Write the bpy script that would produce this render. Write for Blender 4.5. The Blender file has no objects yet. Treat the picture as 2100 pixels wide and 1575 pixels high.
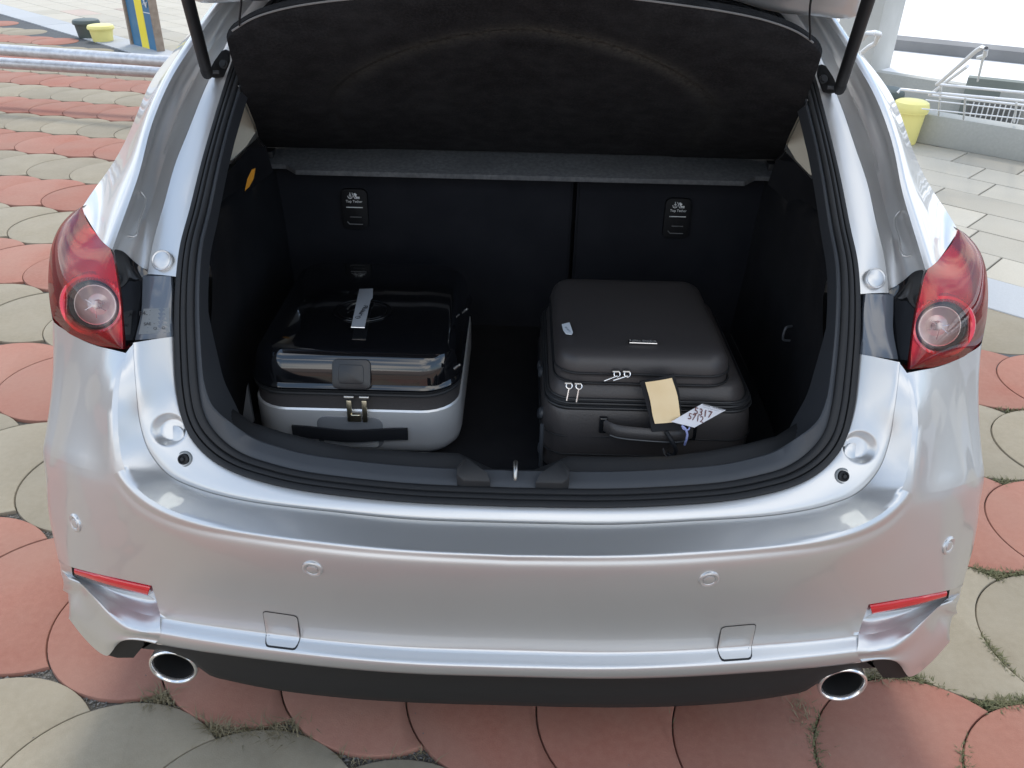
import bpy, bmesh, math, random
import numpy as np
from mathutils import Vector, Matrix
from mathutils.bvhtree import BVHTree
random.seed(7); RNG = np.random.default_rng(7)
S = bpy.context.scene; COL = S.collection; R = math.radians
# ------------------------------------------------------------ camera, sky, sun, exposure
cd = bpy.data.cameras.new('camera'); cam = bpy.data.objects.new('camera', cd); COL.objects.link(cam)
cam.matrix_world = Matrix.Translation(Vector((-0.00338,-1.02326,1.52954))) @ Matrix(((0.999672,-0.025561,0.001724),(0.014519,0.509818,-0.860160),(0.021108,0.859903,0.510021))).to_4x4()
cd.sensor_width = 36; cd.lens = 29.248; cd.clip_start = .02; cd.clip_end = 400
S.camera = cam
SUN_EL, SUN_AZ = R(58), R(1)       # azimuth from +Y towards +X
w = bpy.data.worlds.new('World'); S.world = w; w.use_nodes = True
nt = w.node_tree; nt.nodes.clear(); N = nt.nodes.new; Lk = nt.links.new
out = N('ShaderNodeOutputWorld'); bg = N('ShaderNodeBackground'); bg.inputs[1].default_value = .125
sky = N('ShaderNodeTexSky'); sky.sky_type = 'NISHITA'; sky.sun_disc = False
sky.sun_elevation = SUN_EL; sky.sun_rotation = SUN_AZ; sky.air_density = 1.3; sky.dust_density = 1.0
tc = N('ShaderNodeTexCoord'); mp = N('ShaderNodeMapping'); mp.inputs['Scale'].default_value = (1, 1, 2.2); mp.inputs['Location'].default_value = (7.7, 3.1, .1)
nz = N('ShaderNodeTexNoise'); nz.inputs['Scale'].default_value = 2.1; nz.inputs['Detail'].default_value = 6; nz.inputs['Roughness'].default_value = .55
rp = N('ShaderNodeValToRGB'); rp.color_ramp.elements[0].position = .485; rp.color_ramp.elements[1].position = .615; rp.color_ramp.elements[0].color = (.03, .03, .03, 1)
mx = N('ShaderNodeMixRGB'); mx.inputs[2].default_value = (13.4, 13.1, 12.7, 1)
Lk(tc.outputs['Generated'], mp.inputs[0]); Lk(mp.outputs[0], nz.inputs[0]); Lk(nz.outputs[0], rp.inputs[0])
Lk(rp.outputs[0], mx.inputs[0]); veil = N('ShaderNodeMixRGB'); veil.inputs[0].default_value = .42; veil.inputs[2].default_value = (4.4, 6.9, 10.6, 1)
Lk(sky.outputs[0], veil.inputs[1]); Lk(veil.outputs[0], mx.inputs[1]); Lk(mx.outputs[0], bg.inputs[0]); Lk(bg.outputs[0], out.inputs[0])
sd = bpy.data.lights.new('sun', 'SUN'); sd.energy = 1.5; sd.angle = R(12); sd.color = (1, .93, .82)
sun = bpy.data.objects.new('sun', sd); COL.objects.link(sun)
sv = Vector((math.sin(SUN_AZ)*math.cos(SUN_EL), math.cos(SUN_AZ)*math.cos(SUN_EL), math.sin(SUN_EL)))
sun.rotation_euler = sv.to_track_quat('Z', 'Y').to_euler()
S.view_settings.view_transform = 'Standard'; S.view_settings.look = 'None'; S.view_settings.gamma = 1
S.view_settings.use_curve_mapping = False; S.view_settings.exposure = 0.47

# ------------------------------------------------------------ helpers
def mat(name, col, rough=.5, metal=0, coat=0, coatr=.03, spec=.5, noise=None, bump=None, trans=0, ior=1.45, sheen=0, world=False):
    m = bpy.data.materials.new(name); m.use_nodes = True; t = m.node_tree; b = t.nodes['Principled BSDF']
    b.inputs['Base Color'].default_value = (*col, 1); b.inputs['Roughness'].default_value = rough
    b.inputs['Metallic'].default_value = metal; b.inputs['Coat Weight'].default_value = coat; b.inputs['Coat Roughness'].default_value = coatr
    b.inputs['Specular IOR Level'].default_value = spec; b.inputs['Transmission Weight'].default_value = trans; b.inputs['IOR'].default_value = ior
    b.inputs['Sheen Weight'].default_value = sheen
    c = t.nodes.new('ShaderNodeTexCoord')
    cs = t.nodes.new('ShaderNodeNewGeometry').outputs['Position'] if world else c.outputs['Object']
    if noise:   # list of (scale, amount, detail, colour2)
        src = None
        for sc, amt, det, col2 in noise:
            n = t.nodes.new('ShaderNodeTexNoise'); n.inputs['Scale'].default_value = sc; n.inputs['Detail'].default_value = det
            t.links.new(cs, n.inputs[0])
            r = t.nodes.new('ShaderNodeMapRange'); r.inputs[1].default_value = .35; r.inputs[2].default_value = .68
            r.inputs[3].default_value = 0; r.inputs[4].default_value = amt; t.links.new(n.outputs[0], r.inputs[0])
            x = t.nodes.new('ShaderNodeMixRGB'); t.links.new(r.outputs[0], x.inputs[0])
            if src is None: x.inputs[1].default_value = (*col, 1)
            else: t.links.new(src, x.inputs[1])
            x.inputs[2].default_value = (*col2, 1); src = x.outputs[0]
        t.links.new(src, b.inputs['Base Color'])
    if bump:    # (scale, strength, distance, detail)
        n = t.nodes.new('ShaderNodeTexNoise'); n.inputs['Scale'].default_value = bump[0]; n.inputs['Detail'].default_value = bump[3] if len(bump) > 3 else 3
        t.links.new(cs, n.inputs[0]); u = t.nodes.new('ShaderNodeBump')
        u.inputs['Strength'].default_value = bump[1]; u.inputs['Distance'].default_value = bump[2]
        t.links.new(n.outputs[0], u.inputs['Height']); t.links.new(u.outputs[0], b.inputs['Normal'])
    return m
def vary(m, amt=.25, hue=0.0):       # small tone shift per object
    t = m.node_tree; b = t.nodes['Principled BSDF']; inp = b.inputs['Base Color']
    oi = t.nodes.new('ShaderNodeObjectInfo'); h = t.nodes.new('ShaderNodeHueSaturation')
    r = t.nodes.new('ShaderNodeMapRange'); r.inputs[3].default_value = 1-amt; r.inputs[4].default_value = 1+amt
    t.links.new(oi.outputs['Random'], r.inputs[0]); t.links.new(r.outputs[0], h.inputs['Value'])
    if inp.links: t.links.new(inp.links[0].from_socket, h.inputs['Color'])
    else: h.inputs['Color'].default_value = inp.default_value
    t.links.new(h.outputs[0], inp); return m

M = {}
M['paint'] = mat('silver_paint', (.60, .605, .605), .38, .74, .8, .02, bump=(900, .05, .0005, 2))
M['rubber'] = mat('rubber', (.013, .014, .016), .6, bump=(300, .2, .0004))
M['plastic'] = mat('grained_plastic', (.045, .050, .058), .42, bump=(1400, .25, .0004))
M['plastic_dark'] = mat('dark_plastic', (.016, .017, .019), .55, bump=(1200, .25, .0004))
M['diffuser'] = mat('diffuser_plastic', (.014, .014, .014), .6, bump=(1400, .3, .0004))
M['gloss_black'] = mat('gloss_black', (.008, .009, .011), .12, 0, 1, .02)
M['carpet'] = mat('trunk_carpet', (.012, .0125, .015), .95, spec=.15, bump=(900, .6, .001), noise=[(14, .5, 6, (.019, .020, .023))])
M['tether'] = mat('tether_cover_plastic', (.007, .0075, .009), .6, spec=.2)
M['shelf'] = mat('shelf_felt', (.017, .018, .021), .95, spec=.12, bump=(700, .8, .001), noise=[(9, .8, 8, (.030, .032, .036)), (260, .5, 2, (.046, .047, .050)), (30, .5, 8, (.010, .0105, .012))])
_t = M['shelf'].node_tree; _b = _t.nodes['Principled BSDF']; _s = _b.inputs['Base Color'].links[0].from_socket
_a = _t.nodes.new('ShaderNodeAttribute'); _a.attribute_name = 'wear_highlight'; _n = _t.nodes.new('ShaderNodeTexNoise'); _n.inputs['Scale'].default_value = 160; _c = _t.nodes.new('ShaderNodeTexCoord'); _t.links.new(_c.outputs['Object'], _n.inputs[0])
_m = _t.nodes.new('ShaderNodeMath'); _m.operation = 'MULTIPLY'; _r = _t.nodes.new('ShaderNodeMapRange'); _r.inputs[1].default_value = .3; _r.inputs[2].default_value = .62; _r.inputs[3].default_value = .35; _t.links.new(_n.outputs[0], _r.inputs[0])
_t.links.new(_a.outputs['Fac'], _m.inputs[0]); _t.links.new(_r.outputs[0], _m.inputs[1]); _x = _t.nodes.new('ShaderNodeMixRGB'); _x.inputs[2].default_value = (.085, .085, .078, 1)  # pale ridge colour: mostly painted highlight, partly worn felt
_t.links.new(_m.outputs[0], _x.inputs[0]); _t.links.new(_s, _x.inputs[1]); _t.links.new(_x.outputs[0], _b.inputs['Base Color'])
M['shelf_band'] = mat('shelf_band_felt', (.092, .096, .103), .9, spec=.2, bump=(500, .8, .001), noise=[(120, .7, 4, (.16, .165, .172)), (9, .5, 6, (.07, .073, .078))])
M['chrome'] = mat('chrome', (.88, .86, .84), .20, .9)
M['steel'] = mat('dull_steel', (.45, .44, .42), .35, 1)
M['galv'] = mat('galvanised_steel', (.62, .64, .67), .42, .65, noise=[(7, .5, 8, (.42, .43, .45)), (26, .35, 6, (.22, .21, .20))], bump=(30, .3, .003))
M['pipe_hole'] = mat('soot', (.004, .004, .004), .9)
M['red_reflector'] = mat('red_reflector', (.55, .008, .018), .12, coat=1)
M['glass_dark'] = mat('tinted_glass', (.05, .06, .065), .03, 0, 1, .0, trans=.55)
M['trim_beige'] = mat('pillar_trim', (.72, .68, .56), .7, bump=(600, .2, .0005))
M['roofliner'] = mat('roofliner', (.5, .49, .45), .9)
M['amber'] = mat('sun_patch_amber', (.95, .42, .05), .3, coat=1)  # colour of the painted sunlight patch on the boot wall
M['tyre'] = mat('tyre', (.02, .02, .02), .8)
M['alu'] = mat('brushed_silver_shell', (.82, .83, .84), .34, .62, .3, .2, bump=(500, .05, .0004))
M['black_shell'] = mat('black_shell', (.004, .0045, .006), .10, 0, 1, .03)
M['leather'] = mat('black_leather', (.046, .042, .042), .42, bump=(260, .45, .0012, 5), noise=[(5, .5, 3, (.055, .053, .056))])
M['leather_lid'] = mat('black_leather_lid', (.044, .041, .042), .42, bump=(420, .3, .0008, 4))
M['strap'] = mat('webbing', (.006, .007, .010), .7, bump=(900, .5, .0006))
M['brass'] = mat('pale_brass', (.62, .56, .42), .3, 1)
M['tag_beige'] = mat('beige_card', (.80, .62, .36), .4, noise=[(30, .5, 3, (.86, .70, .45))], coat=.5)
M['tag_white'] = mat('white_card', (.66, .66, .70), .45)
M['label_grey'] = mat('grey_label', (.27, .29, .32), .45, bump=(300, .2, .0005))
M['sticker'] = mat('sticker', (.62, .68, .74), .5)
M['ink'] = mat('dark_ink', (.03, .03, .035), .6)
M['ink_red'] = mat('brown_ink', (.13, .035, .03), .6)
M['print_white'] = mat('white_print', (.65, .67, .68), .6)
M['print_grey'] = mat('grey_print', (.13, .135, .14), .5)
M['filler_plate'] = mat('grey_plate', (.11, .125, .15), .18, 0, 1, .04)
M['cord'] = mat('grey_cord', (.20, .20, .20), .6)
M['lilac'] = mat('lilac_plastic', (.30, .34, .62), .4)
M['lamp_bowl'] = mat('lamp_bowl', (.90, .84, .80), .25, .3)
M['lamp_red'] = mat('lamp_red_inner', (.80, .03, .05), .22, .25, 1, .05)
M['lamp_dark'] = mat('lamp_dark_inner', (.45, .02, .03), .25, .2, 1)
M['lamp_grey'] = mat('lamp_grey_ring', (.13, .125, .13), .2, .6)
def clear_lens(name, col, tint):
    m = bpy.data.materials.new(name); m.use_nodes = True; t = m.node_tree; t.nodes.clear()
    o = t.nodes.new('ShaderNodeOutputMaterial'); x = t.nodes.new('ShaderNodeMixShader'); f = t.nodes.new('ShaderNodeFresnel'); f.inputs[0].default_value = 1.5
    a = t.nodes.new('ShaderNodeBsdfTransparent'); a.inputs[0].default_value = (*col, 1); g = t.nodes.new('ShaderNodeBsdfGlossy'); g.inputs['Roughness'].default_value = .02
    y = t.nodes.new('ShaderNodeMixShader'); d = t.nodes.new('ShaderNodeBsdfDiffuse'); d.inputs[0].default_value = (*tint, 1); y.inputs[0].default_value = .14 if tint != (1, 1, 1) else 0
    t.links.new(a.outputs[0], y.inputs[1]); t.links.new(d.outputs[0], y.inputs[2])
    t.links.new(f.outputs[0], x.inputs[0]); t.links.new(y.outputs[0], x.inputs[1]); t.links.new(g.outputs[0], x.inputs[2]); t.links.new(x.outputs[0], o.inputs[0]); return m
M['lens_red'] = clear_lens('red_lens', (1, .13, .15), (.60, .006, .02))
M['lens_clear'] = clear_lens('clear_lens', (.95, .92, .92), (1, 1, 1))
M['window'] = clear_lens('window_glass', (.30, .33, .33), (1, 1, 1))
M['paver_red'] = vary(mat('paver_red', (.33, .128, .090), .85, noise=[(3, .8, 8, (.28, .105, .072)), (60, .45, 4, (.41, .19, .14)), (420, .4, 2, (.22, .08, .058)), (7, .35, 9, (.34, .175, .13)), (1.6, .4, 9, (.25, .12, .09)), (2.3, .4, 6, (.31, .21, .165))], world=True, bump=(350, .25, .002, 5)), .07)
M['paver_grey'] = vary(mat('paver_grey', (.275, .236, .168), .88, noise=[(3, .7, 8, (.25, .215, .155)), (60, .4, 4, (.35, .31, .235)), (420, .35, 2, (.19, .165, .125)), (7, .4, 9, (.34, .305, .24)), (1.6, .4, 9, (.21, .19, .15))], world=True, bump=(350, .25, .002, 5)), .07)
M['joint'] = mat('joint_sand', (.075, .070, .060), .95, noise=[(90, .7, 6, (.16, .15, .13))], bump=(200, .8, .006, 6))
M['far_ground'] = mat('far_paving', (.34, .25, .215), .9, noise=[(1.5, .6, 4, (.33, .29, .24))])
M['gravel'] = mat('gravel', (.22, .215, .205), .9, noise=[(160, .9, 3, (.06, .06, .058))])
M['moss'] = mat('weeds', (.13, .135, .065), .8, noise=[(24, .9, 4, (.07, .085, .035)), (60, .5, 2, (.20, .17, .10))])
M['dry_weed'] = mat('dry_weeds', (.24, .205, .13), .85, noise=[(30, .8, 4, (.16, .14, .08))])
M['asphalt'] = mat('asphalt', (.075, .082, .09), .9, noise=[(300, .6, 3, (.12, .125, .13)), (2, .4, 6, (.055, .06, .068))], bump=(500, .5, .004))
M['kerb_slab'] = vary(mat('kerb_slab', (.37, .385, .40), .8, noise=[(3, .5, 6, (.38, .40, .42)), (200, .3, 3, (.5, .52, .54))], world=True, bump=(200, .3, .002)), .05)
M['slab'] = vary(mat('slab', (.40, .375, .32), .8, noise=[(2.5, .7, 7, (.37, .34, .28)), (150, .3, 3, (.50, .47, .40))], world=True, bump=(200, .3, .002)), .16)
M['slab_pink'] = vary(mat('slab_pink', (.44, .36, .31), .8, noise=[(3, .6, 6, (.38, .31, .27))], world=True, bump=(200, .3, .002)), .1)
M['slab_joint'] = mat('slab_joint', (.16, .15, .13), .95)
M['concrete'] = mat('concrete', (.42, .42, .39), .85, noise=[(1.6, .6, 8, (.34, .34, .31)), (60, .3, 4, (.5, .5, .47))], bump=(80, .3, .004))
M['concrete_light'] = mat('light_concrete', (.42, .42, .40), .85, noise=[(2, .6, 7, (.58, .58, .56))], bump=(60, .2, .004))
M['concrete_dark'] = mat('dark_concrete', (.12, .12, .115), .85, noise=[(2, .6, 7, (.20, .20, .19))])
M['concrete_band'] = mat('weathered_concrete', (.22, .22, .22), .85, noise=[(2, .6, 7, (.14, .14, .14))])
M['block'] = mat('green_grey_concrete', (.20, .22, .20), .85, noise=[(3, .5, 6, (.16, .18, .16))])
M['white_ground'] = mat('pale_terrace', (.78, .78, .78), .8, noise=[(4, .25, 5, (.8, .8, .8))])
M['yellow'] = mat('faded_yellow_plastic', (.82, .74, .27), .45, noise=[(5, .5, 5, (.74, .68, .26))], bump=(60, .15, .002))
M['bin_dark'] = mat('dark_green_plastic', (.07, .09, .085), .5, noise=[(6, .5, 5, (.11, .13, .12))])
M['sign_blue'] = mat('sign_blue', (.035, .16, .30), .35); M['sign_yellow'] = mat('sign_yellow', (.85, .70, .05), .35)
M['rust'] = mat('rusty_edge', (.30, .24, .19), .7, noise=[(20, .7, 5, (.2, .15, .11))])
M['handrail'] = mat('white_metal_rail', (.72, .73, .74), .35, .3)

def tag(o, label=None, cat=None, group=None, kind=None):
    for k, v in (('label', label), ('category', cat), ('group', group), ('kind', kind)):
        if v: o[k] = v
    return o
def empty(name, loc=(0, 0, 0), rz=0):
    o = bpy.data.objects.new(name, None); o.location = loc; o.rotation_euler = (0, 0, rz); o.empty_display_size = .1; COL.objects.link(o); return o
def obj(name, me, m=None, parent=None):
    o = bpy.data.objects.new(name, me); COL.objects.link(o)
    for k in (m if isinstance(m, (list, tuple)) else [m]):
        if k is not None: me.materials.append(k)
    if parent is not None: o.parent = parent
    return o
def fin(bm, name, angle=35, dist=None):
    if dist: bmesh.ops.remove_doubles(bm, verts=bm.verts, dist=dist)
    bmesh.ops.recalc_face_normals(bm, faces=bm.faces)
    a = R(angle)
    for f in bm.faces: f.smooth = True
    for e in bm.edges:
        if len(e.link_faces) == 2 and e.calc_face_angle(0) > a: e.smooth = False
    me = bpy.data.meshes.new(name); bm.to_mesh(me); bm.free(); return me
def box(name, c, s, m, parent=None, bev=0, rot=None):
    bm = bmesh.new(); bmesh.ops.create_cube(bm, size=1)
    bmesh.ops.scale(bm, vec=s, verts=bm.verts)
    if bev: bmesh.ops.bevel(bm, geom=bm.edges[:], offset=bev, segments=2, affect='EDGES', profile=.5)
    if rot is not None: bmesh.ops.transform(bm, matrix=rot, verts=bm.verts)
    bmesh.ops.translate(bm, vec=c, verts=bm.verts)
    return obj(name, fin(bm, name), m, parent)
def cr(pts, n, closed=False):          # Catmull-Rom, resampled evenly
    P = np.array(pts, float)
    if len(P) == 2: t = np.linspace(0, 1, n)[:, None]; return P[0]*(1-t)+P[1]*t
    if closed: Q = np.vstack([P[-1], P, P[0], P[1]])
    else: Q = np.vstack([2*P[0]-P[1], P, 2*P[-1]-P[-2]])
    outp = []
    for i in range(1, len(Q)-2):
        p0, p1, p2, p3 = Q[i-1:i+3]
        d = [max(1e-6, np.linalg.norm(b-a)**.5) for a, b in ((p0, p1), (p1, p2), (p2, p3))]
        t0 = 0; t1 = d[0]; t2 = t1+d[1]; t3 = t2+d[2]
        for t in np.linspace(t1, t2, 25)[:-1]:
            A1 = (t1-t)/(t1-t0)*p0+(t-t0)/(t1-t0)*p1; A2 = (t2-t)/(t2-t1)*p1+(t-t1)/(t2-t1)*p2; A3 = (t3-t)/(t3-t2)*p2+(t-t2)/(t3-t2)*p3
            B1 = (t2-t)/(t2-t0)*A1+(t-t0)/(t2-t0)*A2; B2 = (t3-t)/(t3-t1)*A2+(t-t1)/(t3-t1)*A3
            outp.append((t2-t)/(t2-t1)*B1+(t-t1)/(t2-t1)*B2)
    outp.append(Q[-2]); O = np.array(outp); L = np.r_[0, np.cumsum(np.linalg.norm(np.diff(O, axis=0), axis=1))]
    s = np.linspace(0, L[-1], n+1)[:-1] if closed else np.linspace(0, L[-1], n)
    return np.stack([np.interp(s, L, O[:, k]) for k in range(3)], 1)
def half(p):                           # left trace -> positive-x half
    a = np.array(p, float); a[:, 0] = np.abs(a[:, 0]); return a
def cen(a): a = np.array(a); a[0, 0] = 0; return a
def loft(curves, m=6):                 # interpolate between curves -> grid (rows, cols, 3)
    C = [np.array(c) for c in curves]; n = len(C[0])
    if len(C) == 2: return np.array([C[0]*(1-t)+C[1]*t for t in np.linspace(0, 1, m+1)])
    G = np.zeros((m*(len(C)-1)+1, n, 3))
    for j in range(n):
        P = np.array([c[j] for c in C]); Q = np.vstack([2*P[0]-P[1], P, 2*P[-1]-P[-2]]); k = 0
        for i in range(1, len(Q)-2):
            p0, p1, p2, p3 = Q[i-1:i+3]
            d = [max(1e-6, np.linalg.norm(b-a)**.5) for a, b in ((p0, p1), (p1, p2), (p2, p3))]
            t0 = 0; t1 = d[0]; t2 = t1+d[1]; t3 = t2+d[2]
            for t in np.linspace(t1, t2, m+1)[:-1]:
                A1 = (t1-t)/(t1-t0)*p0+(t-t0)/(t1-t0)*p1; A2 = (t2-t)/(t2-t1)*p1+(t-t1)/(t2-t1)*p2; A3 = (t3-t)/(t3-t2)*p2+(t-t2)/(t3-t2)*p3
                B1 = (t2-t)/(t2-t0)*A1+(t-t0)/(t2-t0)*A2; B2 = (t3-t)/(t3-t1)*A2+(t-t1)/(t3-t1)*A3
                G[k, j] = (t2-t)/(t2-t1)*B1+(t-t1)/(t2-t1)*B2; k += 1
        G[k, j] = P[-1]
    return G
def add_grid(bm, G, mirror=False, closed_u=False, closed_v=False, mi=0):
    sides = (1, -1) if mirror else (1,)
    for sg in sides:
        V = [[bm.verts.new((sg*p[0], p[1], p[2])) for p in row] for row in G]
        nr, nc = len(G), len(G[0])
        for i in range(nr if closed_v else nr-1):
            for j in range(nc if closed_u else nc-1):
                q = [V[i][j], V[i][(j+1) % nc], V[(i+1) % nr][(j+1) % nc], V[(i+1) % nr][j]]
                if sg < 0: q.reverse()
                try: f = bm.faces.new(q); f.material_index = mi
                except ValueError: pass
def grids(name, gl, m, parent=None, mirror=True, angle=35, dist=1e-4):
    bm = bmesh.new()
    for g in gl: add_grid(bm, g, mirror)
    return obj(name, fin(bm, name, angle, dist), m, parent)
def tube(name, pts, r, m, parent=None, n=10, seg=None, closed=False, caps=True, smooth=True):
    P = cr(pts, seg or max(2, len(pts)*6), closed) if smooth else np.array(pts, float)
    bm = bmesh.new(); tube_bm(bm, P, r, n, closed, caps); return obj(name, fin(bm, name, 50), m, parent)
def tube_bm(bm, P, r, n=10, closed=False, caps=True):
    P = np.array(P, float); k = len(P); rr = r if hasattr(r, '__len__') else [r]*k
    T = np.gradient(P, axis=0) if not closed else np.roll(P, -1, 0)-np.roll(P, 1, 0)
    T /= np.linalg.norm(T, axis=1)[:, None]+1e-12
    u = np.cross(T[0], [0, 0, 1.]); 
    if np.linalg.norm(u) < .1: u = np.cross(T[0], [1., 0, 0])
    rings = []
    for i in range(k):
        u = u-T[i]*np.dot(u, T[i]); u /= np.linalg.norm(u); v = np.cross(T[i], u)
        rings.append([bm.verts.new(P[i]+rr[i]*(math.cos(a)*u+math.sin(a)*v)) for a in np.linspace(0, 2*math.pi, n+1)[:-1]])
    for i in range(k if closed else k-1):
        a, b = rings[i], rings[(i+1) % k]
        for j in range(n):
            bm.faces.new((a[j], a[(j+1) % n], b[(j+1) % n], b[j]))
    if caps and not closed: bm.faces.new(rings[0][::-1]); bm.faces.new(rings[-1])
def lathe(name, prof, m, parent=None, loc=(0, 0, 0), axis=(0, 0, 1), n=32, angle=35):   # prof: (radius, height) along axis
    bm = bmesh.new(); q = Vector(axis).to_track_quat('Z', 'Y')
    V = [[bm.verts.new(Vector(loc)+q @ Vector((max(r, 1e-5)*math.cos(a), max(r, 1e-5)*math.sin(a), h))) for a in np.linspace(0, 2*math.pi, n+1)[:-1]] for r, h in prof]
    for i in range(len(V)-1):
        for j in range(n): bm.faces.new((V[i][j], V[i][(j+1) % n], V[i+1][(j+1) % n], V[i+1][j]))
    return obj(name, fin(bm, name, angle, 2e-5), m, parent)
def rrect(x0, x1, y0, y1, r, n=8):
    pts = []
    for cx, cy, a0 in ((x1-r, y1-r, 0), (x0+r, y1-r, 90), (x0+r, y0+r, 180), (x1-r, y0+r, 270)):
        for a in np.linspace(a0, a0+90, n): pts.append((cx+r*math.cos(R(a)), cy+r*math.sin(R(a))))
    return pts
def stack(name, x0, x1, y0, y1, r, prof, m, parent=None, angle=35, cap=True, n=8):   # prof: (inset, z)
    bm = bmesh.new(); rings = []
    for ins, z in prof:
        rr = max(r-ins, .001); rings.append([bm.verts.new((x, y, z)) for x, y in rrect(x0+ins, x1-ins, y0+ins, y1-ins, rr, n)])
    k = len(rings[0])
    for a, b in zip(rings, rings[1:]):
        for j in range(k): bm.faces.new((a[j], a[(j+1) % k], b[(j+1) % k], b[j]))
    if cap: bm.faces.new(rings[0][::-1]); bm.faces.new(rings[-1])
    return obj(name, fin(bm, name, angle), m, parent)
def prism(name, poly, d, m, parent=None, bev=0):   # poly: 3D points (planar-ish), extruded by vector d
    bm = bmesh.new(); a = [bm.verts.new(p) for p in poly]; b = [bm.verts.new(Vector(p)+Vector(d)) for p in poly]; k = len(a)
    bm.faces.new(a); bm.faces.new(b[::-1])
    for j in range(k): bm.faces.new((a[j], b[j], b[(j+1) % k], a[(j+1) % k]))
    bmesh.ops.recalc_face_normals(bm, faces=bm.faces)
    if bev: bmesh.ops.bevel(bm, geom=bm.edges[:], offset=bev, segments=2, affect='EDGES', profile=.5)
    return obj(name, fin(bm, name), m, parent)
def text(name, body, size, mw, m, parent=None, depth=.0002, align='CENTER', sx=1):
    c = bpy.data.curves.new(name, 'FONT'); c.body = body; c.size = size; c.extrude = depth; c.align_x = align; c.align_y = 'CENTER'
    t = bpy.data.objects.new(name, c); COL.objects.link(t)
    dg = bpy.context.evaluated_depsgraph_get(); me = bpy.data.meshes.new_from_object(t.evaluated_get(dg)); bpy.data.objects.remove(t)
    me.transform(Matrix.Diagonal((sx, 1, 1, 1))); me.transform(mw); me.materials.clear()
    return obj(name, me, m, parent)
def frame(o, xdir, ydir):              # matrix with local x,y on the given directions
    x = Vector(xdir).normalized(); z = x.cross(Vector(ydir)).normalized(); y = z.cross(x)
    return Matrix(((x.x, y.x, z.x, o[0]), (x.y, y.y, z.y, o[1]), (x.z, y.z, z.z, o[2]), (0, 0, 0, 1)))
def bvh_of(o):
    me = o.data; return BVHTree.FromPolygons([v.co.copy() for v in me.vertices], [list(p.vertices) for p in me.polygons])

exec_parts = True
# ------------------------------------------------------------ ground
ground = tag(empty('ground'), kind='structure')
TH = R(-11.75); U = np.array([math.cos(TH), math.sin(TH)]); V = np.array([-math.sin(TH), math.cos(TH)])
PS, PB, PY0, PR = .29497, .45235, .2238, .2362
OFF = {j: -1.066+j*(.29497/2-.017) for j in range(-14, 24)}
# border line (inner edge of the grey kerb slabs)
BL0 = np.array([-6.86, 10.74]); BL1 = np.array([2.07, 2.31]); BD = BL1-BL0; BD /= np.linalg.norm(BD); BN = np.array([BD[1], -BD[0]])   # BN points to the paver side?
if np.dot(BN, np.array([0, 0])-BL0) < 0: BN = -BN
def sidedist(p): return float(np.dot(np.array(p)-BL0, BN))
def sheet(name, pts, z, m, parent=None, kind=None):
    me = bpy.data.meshes.new(name); me.from_pydata([(x, y, z) for x, y in pts], [], [tuple(range(len(pts)))]); o = obj(name, me, m, parent)
    if kind: tag(o, kind=kind)
    return o
sheet('ground_bed', [(-60, -60), (60, -60), (60, 90), (-60, 90)], -.036, M['far_ground'], kind='structure')
sheet('joint_bed', [(-11, -6), (7, -6), (7, 12), (-11, 12)], -.013, M['joint'], kind='structure')
# asphalt ribbon and the paver bed
far = 40
def along(t, off): return tuple(BL0+BD*t+BN*off)
sheet('asphalt', [along(-30, .55), along(45, .55), along(45, 0), along(-30, 0)], -.006, M['asphalt'], kind='structure')
# disc paver mesh (bitten by its neighbour along +U)
def disc_mesh(name, m, bite=True):
    c2 = np.array([PS, 0]); g = .0022; pts = []
    if bite:
        a0 = math.acos((PS**2+PR**2-(PR+g)**2)/(2*PS*PR)); b0 = math.acos((PS**2+(PR+g)**2-PR**2)/(2*PS*(PR+g)))
        for a in np.linspace(a0, 2*math.pi-a0, 44): pts.append((PR*math.cos(a), PR*math.sin(a)))
        for a in np.linspace(math.pi+b0, math.pi-b0, 20)[1:-1]: pts.append((PS+(PR+g)*math.cos(a), (PR+g)*math.sin(a)))
    else:
        for a in np.linspace(0, 2*math.pi, 53)[:-1]: pts.append((PR*math.cos(a), PR*math.sin(a)))
    pts = np.array(pts); k = len(pts)
    ctr = np.array([-.05 if bite else 0, 0])
    def shr(d):
        t = np.roll(pts, -1, 0)-np.roll(pts, 1, 0); t /= np.linalg.norm(t, axis=1)[:, None]+1e-9; nrm = np.stack([t[:, 1], -t[:, 0]], 1); return pts-nrm*d
    bm = bmesh.new(); rings = [[bm.verts.new((x, y, z)) for x, y in q] for q, z in ((pts, -.03), (pts, -.005), (shr(.0014), -.0012), (shr(.0045), 0))]
    for a, b in zip(rings, rings[1:]):
        for j in range(k): bm.faces.new((a[j], a[(j+1) % k], b[(j+1) % k], b[j]))
    bm.faces.new(rings[-1]); return fin(bm, name, 25)
dm = {(c, b): disc_mesh('paver', None, b) for c in (0, 1) for b in (0, 1)}
for (c, b), me in dm.items(): me.materials.append(M['paver_red'] if c == 0 else M['paver_grey'])
centres = []
for j in range(-13, 22):
    off = OFF.get(j, -.9-.55*j+RNG.uniform(-.14, .14)); yc = PY0+j*PB
    i0 = math.floor((-11-off)/PS); row = []
    for i in range(i0, i0+64):
        c = U*(off+PS/2+i*PS)+V*yc; row.append(c)
    row = [c for c in row if sidedist(c) > .19]
    for n_, c in enumerate(row): centres.append((j, c, n_ == len(row)-1))
def behind(c): return -5.0 < c[1] <= -.55 and abs(c[0]) < 6
def vis(c):
    x, y = c; lo = -(.66*max(y, 0)+3.2); hi = .66*max(y, 0)+3.2
    return lo < x < hi and y > -.55
near = [t for t in centres if vis(t[1])]
def hidden(c): return abs(c[0]) < .70 and .45 < c[1] < 4.2
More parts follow.
